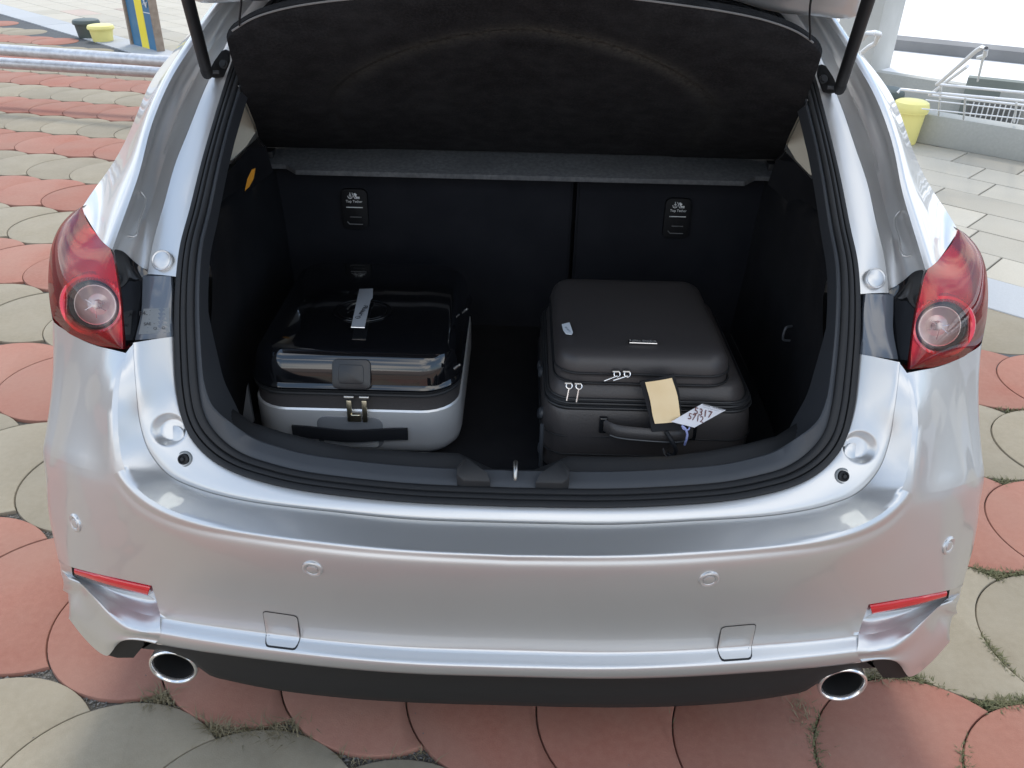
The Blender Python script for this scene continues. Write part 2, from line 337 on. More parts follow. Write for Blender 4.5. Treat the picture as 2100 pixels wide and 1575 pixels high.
cand = sorted([t for t in near if not hidden(t[1])], key=lambda t: np.hypot(t[1][0], t[1][1]+1.0)+(0 if abs(t[1][0]) < .66*max(t[1][1], 0)+1.3 and t[1][1] > -.3 else 40))
pav = tag(empty('paving'), kind='structure')
single, rest = cand[:300], cand[300:]+[t for t in near if hidden(t[1])]+[t for t in centres if behind(t[1])]
def place(j, c, last):
    o = bpy.data.objects.new('paver', dm[(j % 2, 0 if last else 1)]); COL.objects.link(o)
    o.location = (c[0], c[1], RNG.uniform(-.0018, .0018)-.0012*(j % 2)); o.rotation_euler = (RNG.uniform(-.003, .003), RNG.uniform(-.003, .003), TH); o.parent = pav
for t in single: place(*t)
for col in (0, 1):
    bm = bmesh.new()
    for j, c, last in rest:
        if j % 2 != col: continue
        k0 = len(bm.verts); bm.from_mesh(dm[(col, 0 if last else 1)]); bm.verts.ensure_lookup_table()
        mw = Matrix.Translation((c[0], c[1], RNG.uniform(-.0015, .0015)-.0012*col)) @ Matrix.Rotation(TH, 4, 'Z')
        bmesh.ops.transform(bm, matrix=mw, verts=bm.verts[k0:])
    me = bpy.data.meshes.new('far_pavers'); bm.to_mesh(me); bm.free(); o = obj('far_pavers', me, None, pav); me.materials.clear(); me.materials.append(M['paver_red' if col == 0 else 'paver_grey']); o['kind'] = 'stuff'
# kerb slabs: a grey course along the border
kerb = tag(empty('kerb_course'), kind='structure')
KW = .36
bmk = bmesh.new(); bmesh.ops.create_cube(bmk, size=1); bmesh.ops.scale(bmk, vec=(.796, KW-.004, .06), verts=bmk.verts); bmesh.ops.bevel(bmk, geom=bmk.edges[:], offset=.003, segments=1, affect='EDGES'); mk = fin(bmk, 'kerb_slab'); mk.materials.append(M['kerb_slab'])
ang = math.atan2(BD[1], BD[0])
for i in range(-8, 32):
    c = BL0+BD*(.8*i+.2)-BN*(KW/2)
    if c[1] < -1.5 or c[1] > 18: continue
    o = bpy.data.objects.new('kerb_slab', mk); COL.objects.link(o); o.location = (c[0], c[1], -.026+RNG.uniform(-.001, .001)); o.rotation_euler[2] = ang; o.parent = kerb
# beige plaza slabs beyond
plaza = tag(empty('plaza'), kind='structure')
sheet('plaza_bed', [along(-40, -KW), along(60, -KW), along(60, -60), along(-40, -60)], -.012, M['slab_joint'], plaza)
bpy.data.objects['plaza_bed']['kind'] = 'structure'
slabs = []; rw = .33; lens_ = (.42, .50, .62, .75); protos = {}
for ln in lens_:
    for c in (0, 1):
        b = bmesh.new(); bmesh.ops.create_cube(b, size=1); bmesh.ops.scale(b, vec=(ln-.008, rw-.008, .05), verts=b.verts); bmesh.ops.bevel(b, geom=b.edges[:], offset=.003, segments=1, affect='EDGES'); me = fin(b, 'slab'); me.materials.append(M['slab_pink'] if c else M['slab']); protos[(ln, c)] = me
for r_ in range(0, 44):
    t = -16+RNG.uniform(0, .8); d = KW+.004+rw*(r_+.5)
    while t < 22:
        ln = lens_[int(RNG.integers(0, 4))]; c = BL0+BD*(t+ln/2)-BN*d; t += ln
        if vis(c) and c[1] < 26: slabs.append((ln, c))
slabs = [s for s in slabs if not (abs(s[1][0]) < .8*1 and s[1][1] < 4.3)]
slabs.sort(key=lambda s: np.hypot(s[1][0], s[1][1]+1)+(0 if abs(s[1][0]) > .38*(s[1][1]+1) else 6))
for ln, c in slabs[:280]:
    o = bpy.data.objects.new('slab', protos[(ln, 1 if RNG.random() < .10 else 0)]); COL.objects.link(o); o.location = (c[0], c[1], -.026+RNG.uniform(-.001, .001)); o.rotation_euler[2] = ang; o.parent = plaza
bm = bmesh.new()
for ln, c in slabs[280:]:
    k0 = len(bm.verts); bm.from_mesh(protos[(ln, 0)]); bm.verts.ensure_lookup_table(); bmesh.ops.transform(bm, matrix=Matrix.Translation((c[0], c[1], -.026)) @ Matrix.Rotation(ang, 4, 'Z'), verts=bm.verts[k0:])
me = bpy.data.meshes.new('far_slabs'); bm.to_mesh(me); bm.free(); o = obj('far_slabs', me, None, plaza); me.materials.clear(); me.materials.append(M['slab']); o['kind'] = 'stuff'
# joint filling: gravel and weeds in the gaps between near pavers
C2 = np.array([t[1] for t in near+[t for t in centres if behind(t[1])] if t[1][1] < 2.6 and abs(t[1][0]) < 2.8])
def gap(p):
    d = np.sqrt(((C2-p)**2).sum(1)); d.sort(); return d[0] > PR+.001
def narrow(p): d = np.sqrt(((C2-p)**2).sum(1)); return np.abs(d-PR).min() < .006
verts, faces = [], []
def stone(p, r, z):
    k = len(verts); 
    for _ in range(5):
        v = RNG.normal(size=3); v /= np.linalg.norm(v); verts.append((p[0]+v[0]*r, p[1]+v[1]*r, z+abs(v[2])*r*.7))
    faces.extend([(k, k+1, k+2), (k, k+2, k+3), (k, k+3, k+4), (k, k+4, k+1), (k+1, k+2, k+3), (k+1, k+3, k+4)])
gp = []
while len(gp) < 9000:
    p = np.array([RNG.uniform(-1.45, 1.9), RNG.uniform(-.25, 1.9)])
    if abs(p[0]) < .8 and p[1] > .7: continue
    if gap(p): gp.append(p)
for _ in range(110): stone(np.array([RNG.uniform(-1.4, 1.8), RNG.uniform(-.1, 1.6)]), RNG.uniform(.0010, .0030), .001)
for p in gp[:5200]: stone(p, RNG.uniform(.0012, .0045)*(2.2 if RNG.random() < .03 else 1), -.0105)
me = bpy.data.meshes.new('joint_gravel'); me.from_pydata(verts, [], faces); g_ = obj('joint_gravel', me, M['gravel']); tag(g_, kind='stuff', label='fine dark gravel lying in the gaps between pavers', cat='gravel')
def blades(name, pts, m, hmin, hmax, wd, lean=.8, z0=-.009):
    v, f = [], []
    for p in pts:
        h = RNG.uniform(hmin, hmax); a = RNG.uniform(0, 6.283); l = RNG.uniform(.2, lean)*h; bx_, by_ = math.cos(a), math.sin(a); k = len(v); w0 = wd*RNG.uniform(.6, 1.4)
        px_, py_ = -by_*w0, bx_*w0; x, y = p
        v += [(x-px_, y-py_, z0), (x+px_, y+py_, z0), (x+bx_*l*.4+px_*.8, y+by_*l*.4+py_*.8, z0+h*.6), (x+bx_*l*.4-px_*.8, y+by_*l*.4-py_*.8, z0+h*.6), (x+bx_*l*1.1, y+by_*l*1.1, z0+h*.95)]
        f += [(k, k+1, k+2, k+3), (k+3, k+2, k+4)]
    me = bpy.data.meshes.new(name); me.from_pydata(v, [], f); return obj(name, me, m)
def near_pts(cx, cy, sx, sy, n, need=True):
    o = []
    tries = 0
    while len(o) < n and tries < n*60:
        tries += 1; p = np.array([cx+RNG.normal()*sx, cy+RNG.normal()*sy])
        if not need or gap(p) or (narrow(p) and RNG.random() < .35): o.append(p)
    return o
green = [p for p in gp if p[0] > .75 and RNG.random() < .75]
for cx, cy, sx, sy, n in [(1.120,0.250,0.035,0.03,700),(1.242,0.655,0.03,0.02,500),(1.097,0.368,0.05,0.03,300),(0.927,0.096,0.02,0.05,350),(0.633,0.159,0.02,0.07,350),(1.341,0.659,0.05,0.02,400),(1.013,0.281,0.05,0.015,300),(0.844,0.275,0.06,0.012,200),(1.118,0.291,0.02,0.03,300)]: green += near_pts(cx, cy, sx, sy, n)
tag(blades('green_weeds', green, M['moss'], .004, .017, .0017, 1.6), kind='stuff', label='low green weeds growing in the joints right of the bumper', cat='weeds')
dry = [p for p in gp if -.75 < p[0] < .75 and p[1] < .35 and RNG.random() < .30]
for cx, cy, sx, sy, n in [(0.313,0.168,0.014,0.02,160),(-0.755,0.178,0.022,0.015,200),(0.644,0.197,0.015,0.04,160),(0.842,0.303,0.03,0.015,220),(-0.605,0.109,0.06,0.02,260),(-0.489,0.101,0.04,0.015,200)]: dry += near_pts(cx, cy, sx, sy, n, RNG.random() < .5)
tag(blades('dry_weeds', dry, M['dry_weed'], .006, .024, .0010, 2.2), kind='stuff', label='dry straw-coloured grass tufts in the joints under the bumper', cat='weeds')

# ------------------------------------------------------------ the car (metres; rear face near Y = 0, nose towards +Y)
car = tag(empty('hatchback_car', (0, 1.9, 0)), 'silver hatchback car with its tailgate raised and two suitcases in the open boot', 'car')
class _P: pass
CARINV = Matrix.Translation((0, -1.9, 0))
def cpart(o):                          # bring world-built parts under the car
    o.parent = car; o.matrix_parent_inverse = CARINV; return o
def lpart(o, p): o.parent = p; return o

# --- traced character lines (left side, centre -> outside)
L1 = half([(-0.0039,0.0550,0.6194),(-0.1633,0.0570,0.6198),(-0.2863,0.0620,0.6263),(-0.4522,0.0750,0.6364),(-0.5365,0.0880,0.6504),(-0.5830,0.1000,0.6675),(-0.6153,0.1170,0.7038),(-0.6295,0.1370,0.7492),(-0.6307,0.1530,0.8017),(-0.6331,0.1700,0.8386),(-0.6356,0.1880,0.8693)])
L2 = half([(-0.0027,-0.0088,0.6135),(-0.1564,-0.0042,0.6145),(-0.2754,0.0019,0.6195),(-0.4356,0.0145,0.6290),(-0.5158,0.0225,0.6400),(-0.5721,0.0366,0.6520),(-0.6151,0.0568,0.6680),(-0.6414,0.0783,0.6880),(-0.6517,0.0968,0.7170),(-0.6545,0.1151,0.7580),(-0.6557,0.1360,0.7924),(-0.6515,0.1560,0.8275),(-0.6487,0.1830,0.8550)])
L3 = half([(-0.0024,-0.0170,0.6033),(-0.1555,-0.0150,0.6056),(-0.2742,-0.0090,0.6086),(-0.4349,0.0060,0.6168),(-0.5174,0.0180,0.6222),(-0.5749,0.0330,0.6303),(-0.6231,0.0540,0.6435),(-0.6550,0.0740,0.6656),(-0.6682,0.0850,0.6750)])
CR = half([(-0.6682,0.0850,0.6750),(-0.7066,0.1080,0.6658),(-0.7549,0.1350,0.6557),(-0.8081,0.1750,0.6387),(-0.8659,0.2320,0.6091),(-0.8885,0.2526,0.6072)])
LB = half([(-0.6487,0.1830,0.8550),(-0.6834,0.2000,0.8523),(-0.7188,0.2280,0.8419),(-0.7638,0.2620,0.8351),(-0.8127,0.3020,0.8325),(-0.8561,0.3450,0.8346)])
G4 = half([(0.0004,-0.0020,0.4492),(-0.1633,0.0000,0.4493),(-0.2901,0.0060,0.4525),(-0.4384,0.0240,0.4510),(-0.5561,0.0440,0.4502),(-0.6263,0.0580,0.4492),(-0.6993,0.0760,0.4481),(-0.7513,0.0920,0.4441),(-0.8180,0.1250,0.4276),(-0.8610,0.1630,0.4018),(-0.8840,0.1891,0.3908)])
FM = half([(-0.0012,-0.0180,0.5446),(-0.1577,-0.0160,0.5447),(-0.2792,-0.0100,0.5466),(-0.4451,0.0080,0.5499),(-0.5325,0.0250,0.5486),(-0.6274,0.0530,0.5408),(-0.7293,0.0920,0.5385),(-0.7864,0.1250,0.5331),(-0.8396,0.1670,0.5180),(-0.8885,0.2159,0.4999)])
L5 = half([(0.0018,0.0100,0.3660),(-0.1679,0.0120,0.3649),(-0.2995,0.0180,0.3670),(-0.4522,0.0340,0.3687),(-0.5732,0.0520,0.3674),(-0.6389,0.0620,0.3694)])
L6 = half([(0.0026,-0.0180,0.3520),(-0.1652,-0.0160,0.3520),(-0.2952,-0.0100,0.3551),(-0.4461,0.0060,0.3562),(-0.5657,0.0240,0.3555),(-0.6308,0.0340,0.3571)])
L7 = half([(0.0031,-0.0120,0.3221),(-0.1671,-0.0100,0.3209),(-0.2990,-0.0040,0.3228),(-0.4523,0.0120,0.3227),(-0.5738,0.0300,0.3206),(-0.6510,0.0440,0.3188)])
for a in (L1, L2, L3, G4, FM, L5, L6, L7): a[0, 0] = 0
# side continuation of the bumper towards the wheel arch
def ext(p, pts): return np.vstack([p, np.array(pts, float)])
CRx = ext(CR, [(.8890, .40, CR[-1][2]+.004), (.8895, .62, CR[-1][2]+.01)])
LBx = ext(LB, [(.869, .46, LB[-1][2]+.008), (.874, .62, LB[-1][2]+.014)])
FMx = ext(FM, [(.8890, .36, FM[-1][2]), (.8890, .62, FM[-1][2])])
G4x = ext(G4, [(.8850, .36, G4[-1][2]), (.8860, .62, G4[-1][2])])
n1 = 60
l2c = cr(L2, 400); i_c = int(np.argmin(np.linalg.norm(l2c-(L3[-1]+[-.01, .006, .0]), axis=1)))
l2a, l2b = cr(l2c[:i_c+1], n1), cr(l2c[i_c:], 24)          # ledge ridge: along the back, then up beside the lamp
l3 = cr(L3, n1)
nA = 84
ledge = loft([cr(L1, nA), (cr(L1, nA)*.5+np.vstack([l2a, l2b])*.5)+[0, 0, .0005], np.vstack([l2a, l2b])], 4)
nO = 34                                                  # outboard columns past the corner
crx = cr(CRx, nO); lbx = cr(LBx, nO)
fillet = loft([l2a, (l2a+l3)/2+np.array([0, -.0030, .0034]), l3], 4)
top = np.vstack([l3, crx[1:]])
# face columns: match along arc
def split2(p, q, a, b):
    c = cr(p, 600); k = int(np.argmin(np.abs(c[:, 0]-q))); return np.vstack([cr(c[:k+1], a), cr(c[k:], b)[1:]])
xq = l3[-1][0]
g4 = split2(G4x, xq+.012, n1, nO); fm = split2(FMx, xq+.008, n1, nO)
fm0 = top*.82+fm*.18+[0, -.0035, 0]
face = loft([top, fm0, fm, g4], 6)
# upper corner facet under the lamp
col0 = np.array([l3[-1]] + [l2b[int(k)]+[.009, -.002, .001] for k in np.linspace(3, 22, 8)])
facet_b = crx; facet_t = lbx
inner = cr(np.vstack([l3[-1], l2b[6]+[.010, -.001, 0], l2b[12]+[.010, 0, 0], l2b[18]+[.008, 0, 0], facet_t[0]]), 13)
gx = []
for k, t in enumerate(np.linspace(0, 1, 13)):            # coons-like patch, slightly hollow in the middle
    base = facet_b*(1-t)+facet_t*t
    off0 = inner[k]-base[0]; fall = np.exp(-np.linspace(0, 1, nO)*6)[:, None]
    row = base+off0*fall; row[:, 1] += .020*4*t*(1-t)*np.sin(np.pi*np.clip(np.linspace(0, 1, nO)*1.6, 0, 1)); gx.append(row)
facet = np.array(gx)
ridge = loft([inner, np.array([p for p in cr(np.vstack([l2a[-1:], l2b]), 13)])], 3)
# lower lip
lm = 46
l5, l6, l7 = cr(L5, lm), cr(L6, lm), cr(L7, lm)
g4i = split2(G4, L5[-1][0], lm, 12)[:lm]
tpr = np.ones((lm, 1))
lower = loft([g4i, g4i*.5+l5*.5+[0, .001, 0], l5+np.array([0, -.001, .004])*tpr, l5+np.array([0, -.003, -.001])*tpr, l6+np.array([0, .004, .004])*tpr, l6, l7, l7+[0, .012, -.004], l7+[0, .05, -.003]], 3)
# pocket around the reflector and the wing below it
RB = half([(-0.6705,0.0940,0.3903),(-0.6835,0.0960,0.3928),(-0.7229,0.1040,0.3934),(-0.7775,0.1220,0.3887),(-0.8400,0.1520,0.3790)])
WA0 = L5[-1]
WA = half([(-0.6389,0.0620,0.3694),(-0.6684,0.0680,0.3683),(-0.7103,0.0800,0.3719),(-0.7582,0.1000,0.3787),(-0.7937,0.1200,0.3826),(-0.8279,0.1430,0.3804)])
WB = half([(-0.6308,0.0340,0.3571),(-0.6574,0.0350,0.3588),(-0.6943,0.0430,0.3588),(-0.7250,0.0580,0.3693),(-0.7550,0.0780,0.3823),(-0.7980,0.1120,0.3915)])
WC = half([(-0.6484,0.0440,0.3227),(-0.6755,0.0480,0.3301),(-0.7127,0.0560,0.3276),(-0.7503,0.0720,0.3320),(-0.7889,0.0980,0.3417),(-0.8255,0.1320,0.3545)])
WE = half([(-0.6570,0.0500,0.3093),(-0.6824,0.0540,0.3168),(-0.7144,0.0600,0.3103),(-0.7390,0.0680,0.2888),(-0.7619,0.0780,0.2554),(-0.7808,0.0880,0.2325),(-0.8158,0.1120,0.2219),(-0.8457,0.1280,0.2443),(-0.8660,0.1367,0.2802)])
wn = 22
WA[0] = lower[6, -1]; WB[0] = L6[-1]; WC[0] = L6[-1]*.4+L7[-1]*.6+[0, 0, 0]; WE[0] = L7[-1]
wA, wB, wC, wE, rB = [cr(c, wn) for c in (WA, WB, WC, WE, RB)]
_g = cr(G4x, 900); _ia = int(np.argmin(np.abs(_g[:, 0]-L5[-1][0]))); _ib = int(np.argmin(np.linalg.norm(_g-half([(-0.8180,0.1250,0.4276)])[0], axis=1)))
g4o = cr(_g[_ia:_ib+1], wn)
pocket = loft([rB, rB*.55+wA*.45+[0, .012, -.004], wA], 4)
shelf_top = loft([g4o, g4o+[0, .012, -.001], rB*.35+g4o*.65+[0, .016, 0]], 2)
wing = loft([wA, wA*.5+wB*.5+[0, -.002, .002], wB, wC, wC*.5+wE*.5+[.002, -.004, .001], wE], 4)
tG = cr(_g[_ib:], 14)
def tl_(w0, pts, y1=.36, y2=.62):
    e = pts[-1]; return cr(np.vstack([w0, pts, [[e[0]+.001, y1, e[2]], [e[0]+.002, y2, e[2]]]]), 14)
tA = tl_(wA[-1], half([(-0.8532,0.1550,0.3807),(-0.8842,0.1842,0.3660)]))
tB = tl_(wB[-1], half([(-0.8398,0.1420,0.3722),(-0.8830,0.1748,0.3454)]))
tC = tl_(wC[-1], half([(-0.8536,0.1500,0.3356),(-0.8795,0.1625,0.3210)]))
tE = tl_(wE[-1], half([(-0.8680,0.1424,0.2982)]))
tR = tl_(rB[-1], half([(-0.8495,0.1500,0.3931),(-0.8838,0.1851,0.3729)]))
wside = loft([tA, tA*.5+tB*.5+[0, -.002, .002], tB, tC, tC*.5+tE*.5+[.002, -.004, .001], tE], 4)
wside2 = loft([tG, tG*.5+tR*.5+[0, -.001, 0], tR, tA], 4)
back_ = loft([g4o+[0, .010, -.001], g4o*.5+rB*.5+[0, .02, 0], rB+[0, .010, 0], rB], 2)
_q = half([(-0.6568,0.0850,0.4229)])[0]
seal = loft([cr(lower[6:19, -1], 20), cr(wing[:, 0], 20)], 1)
innerw = loft([cr(lower[0:7, -1], 16), cr(np.vstack([_q, pocket[:, 0]]), 16)], 2)
underlip = loft([wE[-9:], wE[-9:]+[-.02, .08, -.002], wE[-9:]+[-.05, .25, 0]], 2)
wD = wE
mouth = loft([wE[:14], wE[:14]+[-.004, .05, -.004], wE[:14]+[-.01, .2, .01]], 2)
bumper = cpart(grids('bumper', [ledge, fillet, face, facet, ridge, lower, wing, wside, wside2, underlip], M['paint'], angle=42, dist=4e-4))
for sg in (1, -1):
    for nm_, g_ in (('reflector_pocket', pocket), ('pocket_wall', innerw), ('pocket_roof', back_), ('lip_joint', seal+np.array([0, .0006, 0]))):
        bm = bmesh.new(); add_grid(bm, np.array(g_)*[sg, 1, 1]); lpart(obj(nm_, fin(bm, nm_, 60), M['paint']), bumper)
bb = bvh_of(bumper)
def hit(x, z, y0=-.6, d=(0, 1, 0)):
    p, nrm, _, _ = bb.ray_cast(Vector((x, y0, z)), Vector(d))
    if p is None: p, nrm = Vector((x, .1, z)), Vector((0, -1, 0))
    if nrm.y > 0: nrm = -nrm
    return p, nrm
# bumper furniture
def sensor(a_, b_):
    p, nrm, _, _ = bb.ray_cast(Vector(a_), (Vector(b_)-Vector(a_)).normalized())
    if nrm.y > 0: nrm = -nrm
    r = [(.0178, -.005), (.0176, .0006), (.0168, .0022), (.0145, .0034), (.0112, .0026), (.0100, .0010), (.0096, .0010), (.0090, .0030), (.006, .0036), (0, .0038)]
    lpart(lathe('parking_sensor', r, M['paint'], None, p+nrm*.0003, nrm, 36), bumper)
for q in (half([(-0.2326,-0.3000,0.8430),(-0.4228,0.3000,0.2734)]), half([(-0.4951,-0.3000,0.9034),(-0.9711,0.4000,0.2974)])):
    for sg in (1, -1): sensor(q[0]*[sg, 1, 1], q[1]*[sg, 1, 1])
def surf_patch(name, poly2, lift, m, parent, nsub=10):   # fill an (x,z) outline laid on the bumper surface
    bm = bmesh.new(); cx = sum(p[0] for p in poly2)/len(poly2); cz = sum(p[1] for p in poly2)/len(poly2); k = len(poly2)
    rings = []
    for s in np.linspace(1, 0.02, nsub):
        rg = []
        for x, z in poly2:
            p, nr = hit(cx+(x-cx)*s, cz+(z-cz)*s); rg.append(bm.verts.new(p+nr*lift))
        rings.append(rg)
    for a, b in zip(rings, rings[1:]):
        for j in range(k): bm.faces.new((a[j], a[(j+1) % k], b[(j+1) % k], b[j]))
    bm.faces.new(rings[-1]); return lpart(obj(name, fin(bm, name, 60), m), parent)
tow = half([(-0.4339,0.0160,0.4298),(-0.3721,0.0105,0.4283),(-0.3753,0.0030,0.3610),(-0.4366,0.0085,0.3612)])
for sg in (1, -1):
    for nm, g, lf, mm in (('cover_gap', .0012, .0005, M['rubber']), ('tow_eye_cover', .0, .0011, M['paint'])):
        c = tow.mean(0); pl = []
        q = [np.array([p[0], p[2]]) for p in tow]
        for i in range(4):          # rounded corners
            a, b, d = q[i-1], q[i], q[(i+1) % 4]
            u = (a-b)/np.linalg.norm(a-b); v = (d-b)/np.linalg.norm(d-b); rr = .009
            for t in np.linspace(0, 1, 5): pl.append(b+u*rr*(1-t)**2+v*rr*t**2)
        pl = [(sg*(c[0]+(p[0]-c[0])*(1+g/.035)), c[2]+(p[1]-c[2])*(1+g/.03)) for p in pl]
        surf_patch(nm, pl, lf, mm, bumper)
    # reflector strip
    a = half([(-0.6423,0.0600,0.4467),(-0.6936,0.0720,0.4462),(-0.7452,0.0880,0.4434),(-0.8128,0.1220,0.4245)]); b = half([(-0.6533,0.0640,0.4221),(-0.7027,0.0760,0.4241),(-0.7534,0.0920,0.4236),(-0.8136,0.1240,0.4103)])
    a, b = cr(a, 20), cr(b, 20); a[:, 0] *= sg; b[:, 0] *= sg
    bm = bmesh.new(); add_grid(bm, loft([a+[0, .03, 0], a, a*.5+b*.5+[0, -.003, 0], b, b+[0, .03, 0]], 3))
    for e in (0, -1): bm.faces.new([bm.verts.new(v) for v in (a[e], b[e], b[e]+[0, .03, 0], a[e]+[0, .03, 0])])
    lpart(obj('reflector', fin(bm, 'reflector', 40), M['red_reflector']), bumper)
# black diffuser below the lip
D0 = l7+[0, .012, -.004]
DB = half([(0.0050,0.0350,0.1849),(-0.1778,0.0370,0.1836),(-0.3195,0.0430,0.1846),(-0.4539,0.0550,0.1884),(-0.5421,0.0680,0.1944),(-0.5810,0.0740,0.2011),(-0.6026,0.0780,0.2219),(-0.6241,0.0800,0.2380),(-0.6695,0.0840,0.2548),(-0.7099,0.0900,0.2533)]); DB[0, 0] = 0
d1 = cr(DB, lm)
diff = loft([D0, D0*.7+d1*.3+[0, .004, 0], d1, d1+[0, .06, -.012], d1+[0, .35, .02]], 3)
cpart(grids('rear_diffuser', [diff], M['diffuser'], angle=50))
ar = half([(-0.7431,0.0850,0.2817),(-0.6961,0.0800,0.2916),(-0.6988,0.0850,0.2701),(-0.7404,0.1050,0.2091),(-0.7769,0.1100,0.2019),(-0.7895,0.1050,0.2142)])
for sg in (1, -1):
    bm = bmesh.new(); add_grid(bm, mouth*[sg, 1, 1]); f_ = [bm.verts.new(v) for v in ar*[sg, 1, 1]]; g_2 = [bm.verts.new(v) for v in ar*[sg, 1, 1]+[0, .2, 0]]
    bm.faces.new(f_)
    for j in range(6): bm.faces.new((f_[j], f_[(j+1) % 6], g_2[(j+1) % 6], g_2[j]))
    cpart(obj('exhaust_surround', fin(bm, 'exhaust_surround', 40), M['diffuser']))
# exhaust tips
for sg in (1, -1):
    q = half([(-0.6493,0.0750,0.2195)])[0]; e = cpart(lathe('exhaust_tip', [(.034, .26), (.044, .25), (.0465, .06), (.0475, .008), (.0474, .003), (.0462, -.0005), (.0440, -.0025), (.0415, -.0022), (.0395, .0004), (.0385, .005), (.0380, .030), (.0380, .1)], M['chrome'], None, (sg*q[0], q[1], q[2]), (0, 1, .02), 48))
    lpart(lathe('inner_pipe', [(.0384, .008), (.0374, .005), (.0362, .009), (.0355, .20), (0, .22)], M['pipe_hole'], None, (sg*q[0], q[1], q[2]), (0, 1, .02), 40), e)

# --- opening edge, light flange, gutter, outer panel
W = half([(-0.0046,0.0700,0.6415),(-0.1642,0.0730,0.6422),(-0.2880,0.0800,0.6471),(-0.3714,0.0880,0.6526),(-0.4276,0.0960,0.6612),(-0.4784,0.1060,0.6725),(-0.5173,0.1180,0.6911),(-0.5475,0.1360,0.7148),(-0.5670,0.1580,0.7423),(-0.5782,0.1850,0.7840),(-0.5851,0.2180,0.8293),(-0.5885,0.2550,0.8881),(-0.5889,0.2950,0.9459),(-0.5876,0.3350,0.9900),(-0.5824,0.3850,1.0317),(-0.5704,0.4480,1.1005),(-0.5597,0.5080,1.1576),(-0.5500,0.5680,1.2098),(-0.5413,0.6200,1.2524),(-0.5270,0.6720,1.2924),(-0.5002,0.7250,1.3297),(-0.4565,0.7750,1.3647)])
W = np.vstack([W, [(.30, .835, 1.388), (.15, .845, 1.396), (0, .85, 1.398)]]); W[0, 0] = 0; W[-1, 0] = 0
def sm3(c, k=30):
    c = np.array(c, float)
    for _ in range(k): c[1:-1] = c[1:-1]*.5+(c[:-2]+c[2:])*.25
    return c
S1 = half([(-0.4944,0.7750,1.3681),(-0.5254,0.7350,1.3384),(-0.5485,0.6900,1.3025),(-0.5637,0.6400,1.2660),(-0.5788,0.5850,1.2214),(-0.5895,0.5480,1.1913),(-0.5973,0.5100,1.1588),(-0.6086,0.4800,1.1259),(-0.6202,0.4520,1.0982),(-0.6245,0.4300,1.0746),(-0.6253,0.4100,1.0543),(-0.6322,0.3900,1.0287),(-0.6391,0.3670,1.0062),(-0.6426,0.3470,0.9839),(-0.6444,0.3300,0.9633),(-0.6423,0.3060,0.9442)])
S2 = half([(-0.5207,0.7900,1.3732),(-0.5508,0.7520,1.3413),(-0.5734,0.7080,1.3040),(-0.5935,0.6700,1.2669),(-0.6136,0.6320,1.2270),(-0.6278,0.5960,1.1911),(-0.6368,0.5600,1.1569),(-0.6475,0.5300,1.1237),(-0.6565,0.5000,1.0936),(-0.6622,0.4780,1.0682),(-0.6627,0.4450,1.0466),(-0.6649,0.4100,1.0210),(-0.6685,0.3780,1.0014),(-0.6726,0.3520,0.9811),(-0.6758,0.3340,0.9682),(-0.6766,0.3200,0.9575)])
S3 = half([(-0.5276,0.7820,1.3772),(-0.5574,0.7450,1.3470),(-0.5804,0.7020,1.3132),(-0.6024,0.6640,1.2797),(-0.6244,0.6260,1.2434),(-0.6433,0.5920,1.2090),(-0.6554,0.5620,1.1780),(-0.6668,0.5300,1.1454),(-0.6731,0.5000,1.1147),(-0.6757,0.4750,1.0885),(-0.6773,0.4370,1.0640),(-0.6785,0.3920,1.0384),(-0.6808,0.3600,1.0183),(-0.6842,0.3320,1.0001),(-0.6878,0.3160,0.9875),(-0.6904,0.3040,0.9753)])
S4 = half([(-0.5332,0.7700,1.3814),(-0.5628,0.7330,1.3498),(-0.5860,0.6900,1.3188),(-0.6064,0.6500,1.2884),(-0.6225,0.6050,1.2589),(-0.6355,0.5570,1.2311),(-0.6464,0.5120,1.1973),(-0.6577,0.4780,1.1622),(-0.6639,0.4500,1.1331),(-0.6654,0.4250,1.1029),(-0.6692,0.4000,1.0816),(-0.6737,0.3700,1.0589),(-0.6768,0.3420,1.0379),(-0.6824,0.3180,1.0159),(-0.6852,0.3020,1.0027),(-0.6871,0.2920,0.9934)])
S5 = half([(-0.5692,0.8400,1.3788),(-0.5990,0.8000,1.3479),(-0.6300,0.7700,1.3130),(-0.6552,0.7400,1.2759),(-0.6766,0.7000,1.2391),(-0.7061,0.6650,1.1965),(-0.7217,0.6200,1.1596),(-0.7330,0.5800,1.1228),(-0.7405,0.5450,1.0902),(-0.7523,0.5200,1.0646),(-0.7578,0.4900,1.0484),(-0.7616,0.4600,1.0301),(-0.7589,0.4250,1.0143),(-0.7533,0.3950,1.0039),(-0.7493,0.3780,0.9965),(-0.7461,0.3660,0.9911)])
S6 = half([(-0.6437,1.0500,1.3636),(-0.6821,1.0300,1.3228),(-0.7186,1.0000,1.2750),(-0.7536,0.9700,1.2354),(-0.7839,0.9300,1.1999),(-0.8055,0.8600,1.1626),(-0.8129,0.8000,1.1238),(-0.8176,0.7400,1.0849),(-0.8238,0.6900,1.0542),(-0.8291,0.6500,1.0351),(-0.8316,0.6100,1.0218),(-0.8298,0.5700,1.0163),(-0.8256,0.5300,1.0106),(-0.8171,0.4900,1.0096),(-0.8123,0.4650,1.0086),(-0.8109,0.4550,1.0064)])
nb = 70
roofx = lambda p, q: np.vstack([np.array(q, float), p])
s1, s2, s3, s4, s5, s6 = [sm3(cr(c, nb), 22) for c in (S1, S2, S3, S4, S5, S6)]
Wc = cr(W, 900)
def wnear(p): return int(np.argmin(np.linalg.norm(Wc-np.array(p), axis=1)))
Wc = sm3(Wc, 400)
